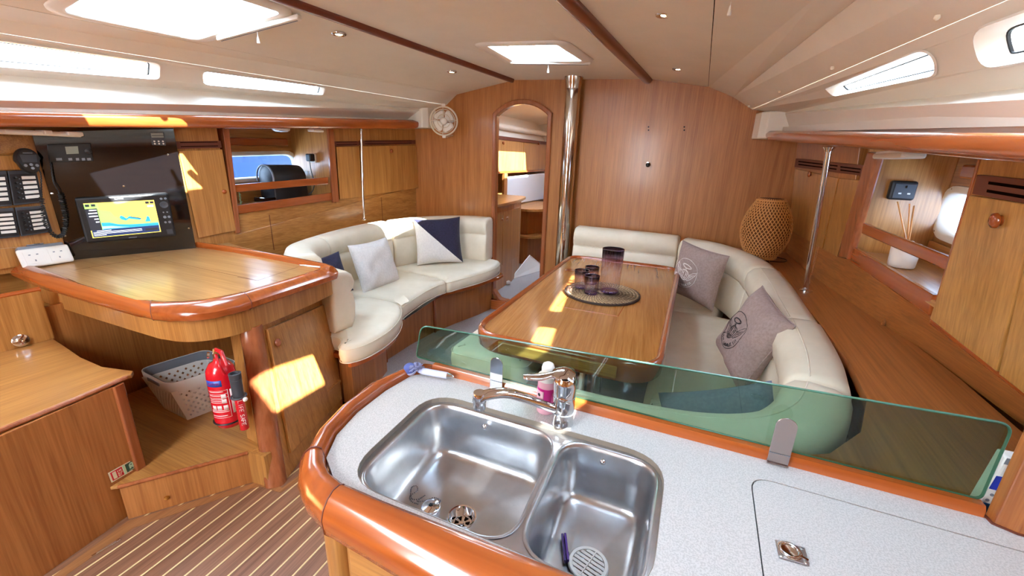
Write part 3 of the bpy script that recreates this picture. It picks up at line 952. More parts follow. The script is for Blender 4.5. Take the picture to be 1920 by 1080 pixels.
# tall narrow locker beside the black panel
c1 = (-2.8964,1.6605,0.8532)
lk = thing('tall_locker', 'narrow upright oak locker between the black panel and the open shelf', 'locker', (-2.97, 1.72, 0.86))
slab('body', [(-2.905, 1.60, 0.85), (-2.874, 1.845, 0.85), (-2.874, 1.845, 1.61), (-2.905, 1.60, 1.61)], 0.28, 'oak_z', lk)
slab('door', off([(-2.9032,1.6087,1.4331), (-2.8714,1.8494,1.4492), (-2.871,1.8525,0.9258), (-2.9008,1.6271,0.9068)], nP, 0.014), 0.014, 'oak_z', lk, bevel=0.003)
louvre(lk, Vector((-2.9037,1.6054,1.4451)) + nPv * .012, Vector((-2.8716,1.8478,1.4589)) + nPv * .012, 0.042, nP)
knob(lk, Vector((-2.8756,1.8173,1.1862)) + nPv * .012, nP, 0.014)
slab('side_stile', off([(-2.8687,1.87,1.579), (-2.8636,1.908,1.5816), (-2.8677,1.8772,0.9079), (-2.8714,1.8492,0.9043)], nP, 0.018), 0.30, 'redwood_z', lk, bevel=0.004)

# open shelf unit with two fiddle rails
sh = thing('open_shelf', 'open oak shelf with two wooden fiddle rails below the port porthole', 'shelf', (-2.95, 2.2, 1.03))
slab('fiddle_rail', off([(-2.8693,1.8654,1.2252), (-2.7721,2.6003,1.2598), (-2.7729,2.5943,1.206), (-2.8694,1.8645,1.1769)], nP, 0.004), 0.016, 'redwood', sh, bevel=0.003)
slab('fiddle_rail', off([(-2.8686,1.8709,1.089), (-2.7694,2.6209,1.1374), (-2.7703,2.6144,1.078), (-2.8679,1.8755,1.0316)], nP, 0.004), 0.018, 'redwood', sh, bevel=0.003)
slab('shelf_board', [(-2.885, 1.86, 1.055), (-2.785, 2.63, 1.088), (-3.2, 2.63, 1.088), (-3.2, 1.86, 1.055)], 0.018, 'oak_y', sh, n=(0, 0, 1))
slab('end_panel', [(-2.76, 2.65, 1.05), (-2.76, 2.65, 1.66), (-3.2, 2.65, 1.66), (-3.2, 2.65, 1.05)], 0.016, 'oak_z', sh, n=(0, -1, 0))
slab('back_cleat', [(-3.175, 1.87, 1.47), (-3.175, 2.6, 1.49), (-3.175, 2.6, 1.545), (-3.175, 1.87, 1.525)], 0.02, 'redwood', sh, n=(1, 0, 0), bevel=0.008)
# far two-door locker
lf = thing('double_locker', 'oak wall locker with two doors and dark vent slots on the port side', 'locker', (-2.85, 3.1, 1.1))
slab('body', [(-2.775, 2.66, 1.085), (-2.645, 3.598, 1.14), (-2.645, 3.598, 1.70), (-2.775, 2.66, 1.66)], 0.35, 'oak_z', lf)
slab('stile', off([(-2.7686,2.6275,1.6304), (-2.7616,2.68,1.634), (-2.7625,2.6729,1.061), (-2.7706,2.6121,1.0567)], nP, 0.016), 0.02, 'redwood_z', lf, bevel=0.004)
slab('door', off([(-2.7598,2.694,1.4943), (-2.7302,2.9177,1.5063), (-2.7324,2.9008,1.0863), (-2.761,2.6849,1.0777)], nP, 0.014), 0.014, 'oak_z', lf, bevel=0.003)
slab('door', off([(-2.7287,2.9287,1.5066), (-2.6419,3.586,1.5396), (-2.6398,3.6018,1.1334), (-2.7301,2.9182,1.0899)], nP, 0.014), 0.014, 'oak_z', lf, bevel=0.003)
louvre(lf, Vector((-2.7616,2.6797,1.4979)) + nPv * .008, Vector((-2.7301,2.9181,1.5105)) + nPv * .008, 0.036, nP)
louvre(lf, Vector((-2.7286,2.9295,1.5152)) + nPv * .008, Vector((-2.6418,3.5865,1.5495)) + nPv * .008, 0.036, nP)
knob(lf, Vector((-2.6846,3.2629,1.4767)) + nPv * .012, nP, 0.018)
# panel between locker bottom and settee back
wp = struct('trim_5')
slab('wall_board', [(-2.905, 1.60, 0.40), (-2.66, 3.598, 0.40), (-2.66, 3.598, 1.145), (-2.905, 1.60, 0.86)], 0.02, 'oak_y', wp)
slab('wall_board', [(-2.905, 1.60, 0.85), (-2.66, 3.598, 0.85), (-2.66, 3.598, 1.15), (-2.788, 2.64, 1.09), (-2.876, 1.86, 1.03)], 0.018, 'oak_y', wp)
for q in ((-2.839,2.0943,0.9992), (-2.7021,3.1303,1.058)):
    q = Vector(q)
    mk('board_joint', *g_box(q + nPv * .0006 + Vector((0, 0, -.12)), (0.002, 0.004, 0.26)), 'vent', wp)

# things on the shelf: coffee machine, jug, plug, leaf sprig
cm = thing('coffee_machine', 'rounded black coffee machine with a silver-edged front on the port shelf', 'coffee machine', (-3.02, 2.42, 1.08))
rows = []
for yy, k in ((2.24, .86), (2.25, 1.0), (2.45, 1.0), (2.53, .97), (2.54, .85)):
    rows.append([(-3.02 + 0.088 * k * cos(a), yy, 1.08 + max(0.0, (0.175 + 0.095 * sin(a)) * k if sin(a) > -.2 else 0)) for a in [2 * pi * j / 24 for j in range(24)]])
mk('body', *g_loft(rows), 'mblack', cm, smooth=50)
mk('front_trim', *g_tube([(-3.02 + 0.089 * cos(a), 2.238, 1.255 + 0.093 * sin(a)) for a in [pi * (-.1 + 1.2 * j / 20) for j in range(21)]] , 0.006, 8), 'mgrey', cm, smooth=60)
mk('drip_tray', *g_box((-2.99, 2.19, 1.10), (0.12, 0.10, 0.035)), 'black', cm, bevel=0.008)
mk('water_tank', *g_prism(rounded([(-3.08, 2.56), (-2.97, 2.56), (-2.97, 2.61), (-3.08, 2.61)], 0.015), 1.09, 1.30), clear('water tank', 'dfe4e8'), cm)
pl = thing('mains_plug', 'black mains plug in a cream socket at the end of the port shelf', 'plug', (-2.93, 2.62, 1.39))
mk('socket_plate', *g_box((-2.95, 2.63, 1.40), (0.07, 0.012, 0.07)), 'offwhite', pl, bevel=0.004)
mk('plug_body', *g_box((-2.945, 2.60, 1.405), (0.055, 0.05, 0.06)), 'mblack', pl, bevel=0.01)
mk('cable', *g_tube(smooth_path([(-2.945, 2.59, 1.375), (-2.95, 2.6, 1.3), (-2.93, 2.6, 1.2), (-2.95, 2.58, 1.13), (-3.0, 2.56, 1.11)], 5), 0.0035, 6), 'mblack', pl)
sp = thing('leaf_sprig', 'tiny pale green leaf sprig hanging at the near end of the shelf', 'sprig', (-2.86, 1.92, 1.1))
for k in range(7):
    q = Vector((-2.862 + 0.004 * sin(k * 2), 1.915 + 0.008 * cos(k * 3), 1.165 - k * 0.012))
    mk('leaf', *g_grid([[q, q + Vector((0.002, 0.006 * (1 if k % 2 else -1), 0.004))], [q + Vector((0.006, 0, -0.006)), q + Vector((0.002, 0.014 * (1 if k % 2 else -1), -0.004))]]), 'leaf', sp)
mk('stem', *g_tube([(-2.864, 1.915, 1.18), (-2.862, 1.916, 1.085)], 0.001, 5), 'leaf', sp)
# soffit lights under the port rail
for a, b, lb in (((-3,0.9297,1.4922), (-2.96,1.1958,1.5077), 'long white strip light under the port rail above the breaker panels'), ):
    t = thing('strip_light', lb, 'light', a)
    a, b = Vector(a), Vector(b)
    mk('housing', *g_box((a + b) / 2, (0.09, (b - a).length, 0.022)), 'white', t, bevel=0.008)
    mk('end_cap', *g_box(b + Vector((0, -.03, -.004)), (0.095, 0.06, 0.02)), 'white', t, bevel=0.006)
    mk('end_cap', *g_box(b + Vector((0, -.13, -.003)), (0.094, 0.03, 0.02)), 'white', t, bevel=0.004)
p = Vector((-2.6899,2.45,1.6002))
t = thing('small_lamp', 'small cream lamp under the port rail at the shelf end', 'light', p)
mk('housing', *g_box(p, (0.07, 0.09, 0.018)), 'offwhite', t, bevel=0.006)
mk('base', *g_box(p + Vector((0, 0, .012)), (0.05, 0.07, 0.012)), 'white', t, bevel=0.003)
p = Vector((-2.8664,2.3,1.5936))
t = thing('dome_lamp', 'flat oval white lamp under the port side deck above the porthole', 'light', p)
mk('housing', *g_lathe([(0.06, 0.01), (0.058, 0), (0.04, -0.01), (0.0005, -0.013)], p, 24), 'white', t, smooth=60)
mk('base', *g_lathe([(0.062, 0.014), (0.062, 0.008)], p, 24), 'offwhite', t, smooth=60)


# ================================================================ NAVIGATION CORNER
# ---- gloss black instrument panel and everything mounted on it
nI = Vector((0.9208,-0.39,-0.0022))
ip = thing('navigation_console', 'large gloss black navigation console standing behind the chart table', 'panel', (-2.99, 1.33, 0.86))
slab('panel_board', [(-3.0994,1.0732,0.8471), (-2.8789,1.5936,0.8462), (-2.8766,1.595,1.5604), (-3.0999,1.068,1.5044)], 0.02, 'black', ip, n=nI)
def on(pts, d):
    return [Vector(p) + nI * d for p in pts]
for q in ((-2.8962,1.5496,1.4111), (-2.9845,1.342,1.2367), (-3.0955,1.0802,1.2052), (-3.0949,1.083,0.9837), (-2.8855,1.5773,0.9763)):
    mk('screw', *g_lathe([(0.005, 0), (0.005, 0.002), (0.001, 0.003)], q, 10, nI), 'chrome', ip)
# radio (dark face, small display, buttons)
rd = thing('marine_radio', 'flush black radio with a small grey display at the top of the black panel', 'radio', (-3.0558,1.1729,1.3689))
slab('face', on([(-3.0872,1.0989,1.3625), (-3.0218,1.2533,1.3703), (-3.0195,1.2581,1.4628), (-3.083,1.1085,1.4509)], 0.012), 0.012, 'mblack', rd, n=nI, bevel=0.004)
slab('display', on([(-3.0593,1.1647,1.4034), (-3.0412,1.2072,1.4073), (-3.0398,1.2103,1.4447), (-3.0586,1.166,1.4403)], 0.014), 0.003, 'lcd', rd, n=nI, bevel=0)
for q in ([(-3.0762,1.1249,1.3708), (-3.0678,1.1447,1.3722), (-3.0676,1.1451,1.3844), (-3.0759,1.1254,1.3829)], [(-3.0587,1.1661,1.3715), (-3.0532,1.1791,1.3728), (-3.053,1.1795,1.3851), (-3.0585,1.1665,1.3838)], [(-3.0479,1.1917,1.3719), (-3.0431,1.203,1.3732), (-3.0429,1.2034,1.3856), (-3.0477,1.1921,1.3843)], [(-3.0392,1.2122,1.3723), (-3.0344,1.2236,1.3736), (-3.0342,1.2239,1.3861), (-3.039,1.2125,1.3848)], [(-3.0312,1.231,1.3726), (-3.0255,1.2444,1.374), (-3.0254,1.2448,1.3866), (-3.0311,1.2313,1.3852)]):
    slab('button', on(q, 0.0145), 0.003, 'mgrey', rd, n=nI, bevel=0)
mk('squelch_knob', *g_lathe([(0.013, 0), (0.012, 0.012), (0.004, 0.014)], Vector((-3.0269,1.241,1.4191)) + nI * .012, 16, nI), 'mblack', rd, smooth=50)
# small display unit top right of the panel
du = thing('instrument_display', 'little instrument with two-line display and six buttons at the panel top right', 'instrument', (-2.9093,1.5182,1.4688))
slab('case', on([(-2.9209,1.4909,1.4619), (-2.8966,1.5483,1.4613), (-2.8955,1.5505,1.5343), (-2.9198,1.4931,1.5308)], 0.010), 0.010, 'grey', du, n=nI, bevel=0.004)
slab('display', on([(-2.9191,1.4951,1.5024), (-2.8975,1.546,1.5051), (-2.8976,1.5456,1.5311), (-2.9192,1.4946,1.5266)], 0.0115), 0.002, 'lcd', du, n=nI, bevel=0)
slab('display_bar', on([(-2.9185,1.4964,1.511), (-2.8977,1.5453,1.5149), (-2.8975,1.5458,1.5178), (-2.9182,1.4969,1.5142)], 0.013), 0.002, 'mblack', du, n=nI, bevel=0)
for q in ((-2.9158,1.5028,1.4826), (-2.9083,1.5205,1.4835), (-2.9008,1.5384,1.4843), (-2.9158,1.503,1.4696), (-2.9083,1.5207,1.4704), (-2.9007,1.5386,1.4712)):
    mk('button', *g_lathe([(0.0045, 0), (0.0045, 0.003)], Vector(q) + nI * .010, 8, nI), 'white', du)

# chart plotter
cp = thing('chart_plotter', 'wide black chart plotter with a lit yellow and green sea chart', 'plotter', (-3.0092,1.2855,0.9213))
def pq(a, b, c, d):
    return [Vector(a), Vector(b), Vector(c), Vector(d)]
K0 = pq((-3.0664,1.1505,0.9378), (-2.9126,1.5135,0.9399), (-2.9116,1.5145,1.1955), (-3.066,1.15,1.1803))   # bottom left, bottom right, top right, top left
slab('bezel', on(K0, 0.030), 0.030, 'mblack', cp, n=nI, bevel=0.010)
S0 = pq((-3.0544,1.1787,0.9643), (-2.9393,1.4503,0.9725), (-2.9396,1.4486,1.158), (-3.0547,1.1769,1.1522))
sb = bil(S0)
sc_ = slab('screen', on(S0, 0.0315), 0.002, 'scr_yellow', cp, n=nI, bevel=0)
def spoly(name, pts, m, d):
    return mk(name, *g_quad([sb(u, v) + nI * (0.0315 + d) for u, v in pts], 0.0004, nI), m, sc_)
spoly('green_shallows', [(0.0, .22), (0.0, .98), (.19, .98), (.19, .80), (.33, .74), (.38, .58), (.62, .50), (.80, .42), (.90, .36), (.99, .38), (.99, .22)], 'scr_green', 0.0005)
spoly('deep_water', [(.17, .24), (.17, .42), (.28, .41), (.40, .34), (.55, .31), (.75, .30), (.99, .30), (.99, .14), (.17, .14)], 'scr_blue', 0.001)
spoly('pale_water', [(.17, .24), (.17, .32), (.30, .31), (.45, .26), (.55, .24)], 'scr_pale', 0.0014)
spoly('harbour_basin', [(.44, .54), (.46, .60), (.50, .56), (.53, .49), (.58, .56), (.74, .46), (.73, .43), (.57, .49), (.52, .44), (.46, .48)], 'scr_blue', 0.001)
spoly('small_basin', [(.80, .36), (.84, .53), (.87, .50), (.88, .36)], 'scr_blue', 0.0008)
spoly('data_column', [(0.0, .22), (0.0, .84), (.16, .84), (.16, .22)], 'scr_dark', 0.0018)
spoly('message_bar', [(0.015, .02), (0.015, .22), (.985, .22), (.985, .02)], 'scr_navy', 0.002)
for i, w_ in enumerate((.10, .12, .12, .06, .05)):
    spoly('data_line', [(.15 - w_, .78 - i * .085), (.15 - w_, .81 - i * .085), (.15, .81 - i * .085), (.15, .78 - i * .085)], 'scr_white', 0.0022)
for i, (a, b) in enumerate(((.08, .28), (.03, .72), (.03, .72), (.03, .20))):
    spoly('message_line', [(a, .185 - i * .042), (a, .202 - i * .042), (b, .202 - i * .042), (b, .185 - i * .042)], 'scr_white', 0.0024)
spoly('message_button', [(.77, .08), (.77, .15), (.96, .15), (.96, .08)], 'scr_dark', 0.0024)
spoly('route_label', [(.60, .545), (.75, .475), (.745, .455), (.595, .525)], 'cyan', 0.0014)
spoly('info_label', [(.88, .80), (.88, .85), (.97, .85), (.97, .80)], 'scr_white', 0.0012)
for a in (.015, .095, .86, .93):
    spoly('menu_key', [(a, .90), (a, .965), (a + .055, .965), (a + .055, .90)], 'scr_dark', 0.0016)
kb = bil(K0)
fk = lambda x, y: kb(0.40 + x, 0.925 + y) + nI * 0.0315
ln, wd = text_lines('Raymarine'.upper(), 0.03, 0.8)
g_strokes([[(px * 0.42, py * 0.62) for px, py in l] for l in ln], fk, 0.0008, 3).out('maker_lettering', 'scr_white', cp)
slab('lower_emblem', [kb(.45, .045) + nI * .0312, kb(.54, .045) + nI * .0312, kb(.54, .06) + nI * .0312, kb(.45, .06) + nI * .0312], 0.001, 'mgrey', cp, n=nI, bevel=0)
mk('dial', *g_lathe([(0.020, 0), (0.020, 0.006), (0.017, 0.008), (0.012, 0.006), (0.001, 0.006)], kb(.925, .74) + nI * .030, 24, nI), 'grey', cp, smooth=40)
for u, v, r_ in ((.905, .88, .0065), (.955, .88, .0065), (.90, .57, .004), (.945, .57, .004), (.905, .46, .008), (.955, .46, .007), (.90, .34, .006), (.95, .34, .007)):
    mk('key', *g_lathe([(r_, 0), (r_, 0.0025)], kb(u, v) + nI * .030, 10, nI), 'mgrey', cp)
slab('card_door', [kb(.895, .06) + nI * .031, kb(.965, .06) + nI * .031, kb(.962, .17) + nI * .031, kb(.892, .17) + nI * .031], 0.001, 'grey', cp, n=nI, bevel=0)

# ---- breaker wall left of the panel
bw = struct('trim_6')
nX = Vector((1, 0, 0))
slab('wall_board', [(-3.105, 0.2, 0.83), (-3.105, 1.085, 0.83), (-3.105, 1.085, 1.50), (-3.105, 0.2, 1.44)], 0.02, 'oak_z', bw, n=nX)
slab('upper_flap', [(-3.092, 0.3, 1.385), (-3.092,1.0508,1.4032), (-3.092,1.0484,1.4785), (-3.092, 0.3, 1.52)], 0.014, 'oak_x', bw, n=nX)
slab('mid_flap', [(-3.092, 0.3, 1.32), (-3.092,1.0494,1.3261), (-3.092,1.0568,1.3956), (-3.092, 0.3, 1.375)], 0.014, 'oak_z', bw, n=nX)
slab('lower_flap', [(-3.09, 0.3, 0.86), (-3.09,1.0675,0.8584), (-3.09,1.0659,0.9523), (-3.09, 0.3, 0.965)], 0.014, 'oak_z', bw, n=nX)
slab('flap_handle', [(-3.086,0.9257,0.9542), (-3.086,0.9903,0.9541), (-3.086,0.992,0.9622), (-3.086,0.9275,0.9621)], 0.006, 'chrome', bw, n=nX)
def breaker(label, q, n_):
    t = thing('breaker_panel', label, 'switch panel', (q[0][0], (q[0][1] + q[1][1]) / 2, q[0][2]), 'circuit breaker panels')
    q = [Vector(p) + nX * 0.012 for p in q]
    mk('plate', *g_quad(q, 0.012, nX), 'grey', t, bevel=0.003)
    f = bil(q)
    mk('inset', *g_quad([f(.03, .05) + nX * .001, f(.97, .05) + nX * .001, f(.97, .90) + nX * .001, f(.03, .90) + nX * .001], 0.001, nX), 'mblack', t)
    for i in range(n_):
        v = 0.16 + 0.145 * i
        mk('label_strip', *g_quad([f(.42, v) + nX * .003, f(.90, v) + nX * .003, f(.90, v + .09) + nX * .003, f(.42, v + .09) + nX * .003], 0.002, nX), 'white', t)
        c_ = f(.20, v + .045)
        mk('switch', *g_tube([c_, c_ + nX * .016 + Vector((0, 0, .004))], [.006, .004], 8), 'mblack', t)
        mk('indicator', *g_lathe([(0.003, 0), (0.003, 0.002)], f(.34, v + .02) + nX * .001, 8, nX), 'mgrey', t)
breaker('upper breaker panel with five white label strips next to the black panel', [(-3.09,0.9256,1.1587), (-3.09,1.0335,1.1656), (-3.09,1.0404,1.3237), (-3.09,0.9405,1.3227)], 5)
breaker('lower breaker panel with five label strips, crossed by the coiled radio lead', [(-3.09,0.9178,1.0066), (-3.09,1.0351,1.014), (-3.09,1.0339,1.1493), (-3.09,0.9269,1.1482)], 5)
breaker('upper breaker panel cut off by the picture edge', [(-3.09,0.8141,1.1561), (-3.09,0.9218,1.1578), (-3.09,0.937,1.3227), (-3.09,0.8349,1.3196)], 5)
breaker('lower breaker panel cut off by the picture edge', [(-3.09,0.8074,1.0081), (-3.09,0.9139,1.0059), (-3.09,0.9231,1.1473), (-3.09,0.8189,1.1482)], 5)

# handset with coiled lead
hs_c = Vector((-3.03,1.0035,1.3692))
hs = thing('radio_handset', 'black oval radio handset hanging on a coiled black lead', 'handset', hs_c)
body = []
for i in range(28):
    a = 2 * pi * i / 28
    body.append(Vector((0, (0.046 if sin(a) > 0 else 0.038) * cos(a), 0.060 * sin(a))))
mk('body', *g_loft([[hs_c + p * s_ + Vector((d, 0, 0)) for p in body] for s_, d in ((.85, -.018), (1, -.010), (1, .010), (.88, .018))]), 'mblack', hs, smooth=50)
mk('face', *g_quad([hs_c + Vector((.0195, y, z)) for y, z in ((-.024, -.005), (.026, -.005), (.030, .03), (-.028, .03))], 0.002, nX), 'grey', hs)
mk('maker_strip', *g_quad([hs_c + Vector((.0195, y, z)) for y, z in ((-.015, .036), (.018, .036), (.018, .040), (-.015, .040))], 0.002, nX), 'mgrey', hs)
for y, z in ((-.018, -.02), (.002, -.016), (.022, -.02), (.004, -.033)):
    mk('key', *g_lathe([(0.007, 0), (0.006, 0.004)], hs_c + Vector((.018, y, z)), 10, nX), 'mgrey', hs)
lead = [Vector(p) for p in ((-3.02,1.0207,1.3444), (-3.02,1.0325,1.3112), (-3.01,1.0135,1.2223), (-3,0.9972,1.1458), (-3,0.9918,1.0667), (-3,1.0074,1.0102), (-3,1.0312,0.9984), (-3,1.0535,1.0256), (-3,1.0681,1.0846), (-3,1.0722,1.1524), (-3.01,1.0758,1.2186), (-3.03,1.0743,1.2706), (-3.04,1.0883,1.3743))]
path = smooth_path(lead, 26)
coil = []
nrm = Vector((1, 0, 0))
for i, p in enumerate(path):
    t_ = (path[min(i + 1, len(path) - 1)] - path[max(i - 1, 0)]).normalized()
    b_ = t_.cross(nrm).normalized()
    on_ = 60 < i < 255
    a = i * 2 * pi / 3.6
    coil.append(p + (b_ * cos(a) + nrm * sin(a)) * (0.0085 if on_ else 0.001))
mk('coiled_lead', *g_tube(coil, 0.0028, 5), 'mblack', hs, smooth=60)

# white double socket
ds_c = Vector((-3.05,0.9717,0.8998))
ds = thing('double_socket', 'white double mains socket on a slanted box by the chart table', 'socket', ds_c)
frd = (Vector((0, 1, 0)), Vector((-.35, 0, .94)).normalized(), Vector((.94, 0, .35)).normalized())
mk('back_box', *g_box(ds_c + Vector((-.022, 0, .012)), (.175, .085, .05), frame=frd), 'mgrey', ds, bevel=0.01)
mk('face_plate', *g_box(ds_c + Vector((.006, 0, 0)), (.195, .095, .022), frame=frd), 'white', ds, bevel=0.012, seg=3)
for s_ in (-1, 1):
    cc = ds_c + Vector((.006, s_ * .045, 0)) + frd[2] * .0115
    mk('outlet', *g_box(cc, (.07, .066, .002), frame=frd), 'white', ds, bevel=0.001)
    for dx, dy in ((0, -.016), (-.014, .014), (.014, .014)):
        mk('pin_slot', *g_box(cc + frd[0] * dx + frd[1] * dy + frd[2] * .001, (.008 if dy > 0 else .005, .005 if dy > 0 else .009, .002), frame=frd), 'mgrey', ds)

# ---- chart table
ct = thing('chart_table', 'oak chart table with a thick rounded varnished wooden nosing', 'table', (-2.3, 1.3, 0.70))
inner = [(-3.09, 0.93), (-2.613, 0.893), (-2.2, 0.88), (-2.0, 0.885), (-1.90, 0.925), (-1.833, 0.965), (-1.785, 1.04), (-1.775, 1.11), (-1.80, 1.50), (-1.80, 1.66), (-2.70, 1.76), (-2.885, 1.80), (-3.09, 1.09)]
mk('table_top', *g_prism(inner, 0.815, 0.850), 'chart_top', ct)
# lids in the top: shallow joint lines
for a, b in (((-2.835,0.9916,0.8505), (-2.8352,1.3697,0.8505)), ((-2.7389,1.3193,0.8505), (-1.9125,1.3024,0.8505)), ((-1.9125,1.3024,0.8505), (-1.9669,1.5828,0.8505)), ((-2.053,1.2975,0.8505), (-1.9125,1.3024,0.8505))):
    a, b = Vector(a), Vector(b)
    d_ = (b - a).normalized()
    s_ = Vector((-d_.y, d_.x, 0)) * .0012
    mk('lid_joint', *g_loft([[a - s_, a + s_, a + s_ - Vector((0, 0, .002)), a - s_ - Vector((0, 0, .002))], [b - s_, b + s_, b + s_ - Vector((0, 0, .002)), b - s_ - Vector((0, 0, .002))]]), 'vent', ct)
# nosing: stations (inner point, outer point); loft of a rounded section
st = [((-3.12, 0.93), (-3.12, 0.852)), ((-2.68, 0.90), (-2.68, 0.825)), ((-2.60, 0.893), (-2.62, 0.828)), ((-2.45, 0.875), (-2.46, 0.832)), ((-2.2, 0.87), (-2.2, 0.838)), ((-2.02, 0.868), (-2.0, 0.842)), ((-1.99, 0.89), (-1.96, 0.842)),
      ((-1.97, 0.893), (-1.90, 0.845)), ((-1.92, 0.907), (-1.825, 0.866)), ((-1.865, 0.94), (-1.752, 0.905)), ((-1.825, 0.985), (-1.705, 0.965)), ((-1.79, 1.06), (-1.690, 1.05)), ((-1.778, 1.12), (-1.69, 1.11)), ((-1.79, 1.35), (-1.705, 1.35)), ((-1.805, 1.56), (-1.718, 1.56)), ((-1.81, 1.60), (-1.722, 1.615)), ((-1.815, 1.63), (-1.75, 1.65))]
def nose(stations, z_in, z_top, z_bot):
    rings = []
    for a, b in stations:
        a, b = Vector((a[0], a[1], 0)), Vector((b[0], b[1], 0))
        d = b - a
        zz = Vector((0, 0, 1))
        rings.append([a + zz * z_bot, a + zz * z_in, a + zz * (z_in + .002), a + d * .18 + zz * z_top, a + d * .45 + zz * (z_top + .003), a + d * .75 + zz * (z_top - .008), a + d * .93 + zz * (z_top - .024), a + d + zz * ((z_top + z_bot) / 2 + .002), a + d * .95 + zz * (z_bot + .010), a + d * .75 + zz * z_bot])
    return g_loft(rings)
mk('nosing', *nose(st[:8], 0.850, 0.866, 0.800), 'redwood_x', ct, smooth=50)
mk('nosing', *nose(st[7:13], 0.850, 0.868, 0.798), 'redwood', ct, smooth=50)
mk('nosing', *nose(st[12:], 0.850, 0.866, 0.800), 'redwood_x', ct, smooth=50)
for s_ in (st[7], st[12]):
    a, b = Vector((*s_[0], 0)), Vector((*s_[1], 0))
    dd = (b - a)
    tt = Vector((-dd.y, dd.x, 0)).normalized() * .0012
    mk('nosing_joint', *nose([((a - tt + dd * -.0)[:2], (b - tt + dd * .01)[:2]), ((a + tt)[:2], (b + tt + dd * .01)[:2])], 0.850, 0.8690, 0.797), 'vent', ct, smooth=50)
# raised fiddle on the forward side
fp = [Vector(p) for p in ((-2.9151,1.6179,0.862), (-2.5774,1.64,0.862), (-2.1529,1.634,0.862), (-1.8034,1.6147,0.862), (-1.7331,1.5914,0.862))]
mk('fiddle', *sweep(fp, [(-.012, -.015), (-.012, .014), (-.006, .020), (.006, .020), (.012, .014), (.012, -.015)]), 'redwood_x', ct, smooth=50)
# apron under the nosing and along the forward cabinet
ap = [(-3.09, 0.885), (-2.74, 0.874), (-2.05, 0.880), (-1.93, 0.888), (-1.84, 0.91), (-1.775, 0.96), (-1.735, 1.03), (-1.728, 1.10), (-1.735, 1.25), (-1.765, 1.45), (-1.80, 1.635)]
ap_s = smooth_path([(x, y, .70) for x, y in ap], 4)
mk('apron', *g_loft([[p, p + Vector((0, 0, .112)), p + Vector((-.012, .02, .112)), p + Vector((-.012, .02, 0))] for p in ap_s]), 'oak_z', ct, smooth=60)
# under-table cabinet with door
cab = thing('chart_cabinet', 'oak cupboard under the chart table with one round-knobbed door', 'cabinet', (-1.9, 1.35, 0))
nD = Vector((0.9139,0.3762,0.1525))
slab('front_frame', [Vector((-1.5591,1.0366,-0.0214)), Vector((-1.8022,1.6238,-0.0133)), Vector((-1.9745,1.7697,0.6596)), Vector((-1.7334,1.1623,0.7127))], 0.02, 'oak_z', cab, n=nD)
slab('door', off([(-1.6115,1.1182,0.0911), (-1.8138,1.6293,0.0426), (-1.9553,1.7479,0.5984), (-1.7335,1.1775,0.676)], nD, 0.016), 0.016, 'oak_z', cab, n=nD, bevel=0.003)
knob(cab, Vector((-1.733,1.2082,0.5974)) + nD * .015, nD, 0.019, 'redwood_z')
def leaner(x, y, z):
    """the cupboard front leans inboard at the foot; plan point at floor -> point at height z"""
    return Vector((x - .160 * z / .7, y + .105 * z / .7, z))
colp = rounded([(-1.552, 1.025, 0), (-1.568, 1.065, 0), (-1.62, 1.075, 0), (-1.640, 1.00, 0), (-1.60, 0.978, 0)], [.03, .01, .01, .01, .03], 4)
mk('corner_column', *g_loft([[leaner(p[0], p[1], z) for p in colp] for z in (0, .35, .708)]), 'redwood_z', cab, smooth=40)
mk('side_panel', *g_loft([[leaner(x, y, z) for x, y in ((-1.63, 1.01), (-1.74, 1.02), (-1.74, 1.05), (-1.63, 1.04))] for z in (0.165, .708)]), 'oak_z', cab)
mk('foot_panel', *g_prism([(-1.60, 0.995), (-1.705, 0.982), (-1.70, 1.03), (-1.60, 1.03)], 0.0, 0.165), 'oak_z', cab)
mk('end_panel', *g_prism([(-1.99, 1.63), (-1.99, 1.655), (-2.68, 1.655), (-2.68, 1.63)], 0, 0.70), 'oak_z', cab)
mk('edge_strip', *g_tube([Vector((-1.8039,1.6292,-0.0169)), Vector((-1.9838,1.7879,0.67))], 0.008, 8), 'redwood_z', cab)
# back wall of the knee space
kw = struct('trim_7')
kp = smooth_path([(-2.71, 0.1, .0), (-2.71, 0.55, 0), (-2.71, .80, 0), (-2.72, 1.05, 0), (-2.73, 1.3, 0), (-2.66, 1.55, 0), (-2.55, 1.64, 0)], 5)
mk('knee_wall', *g_loft([[p, p + Vector((0, 0, .73)), p + Vector((-.02, .01, .73)), p + Vector((-.02, .01, 0))] for p in kp]), 'bulk', kw, smooth=60)

# ---- step platform
stp = thing('step_platform', 'low oak step in front of the chart table footwell', 'step', (-2.0, 1.0, 0))
pf = [(-1.947, 0.628), (-1.690, 0.984), (-1.655, 1.05), (-1.80, 1.64), (-2.69, 1.64), (-2.69, 0.60), (-1.98, 0.60)]
mk('tread', *g_prism(pf, 0.156, 0.170), 'oak_x', stp, bevel=0.002)
nS = Vector((0.8108,-0.5853,0))
slab('riser', [(-1.949, 0.630, 0), (-1.692, 0.984, 0), (-1.692, 0.984, .155), (-1.949, 0.630, .155)], 0.018, 'bulk', stp, n=nS)
mk('nosing', *g_tube([(-1.949, 0.628, .163), (-1.690, 0.983, .163)], 0.008, 8), 'redwood_z', stp)

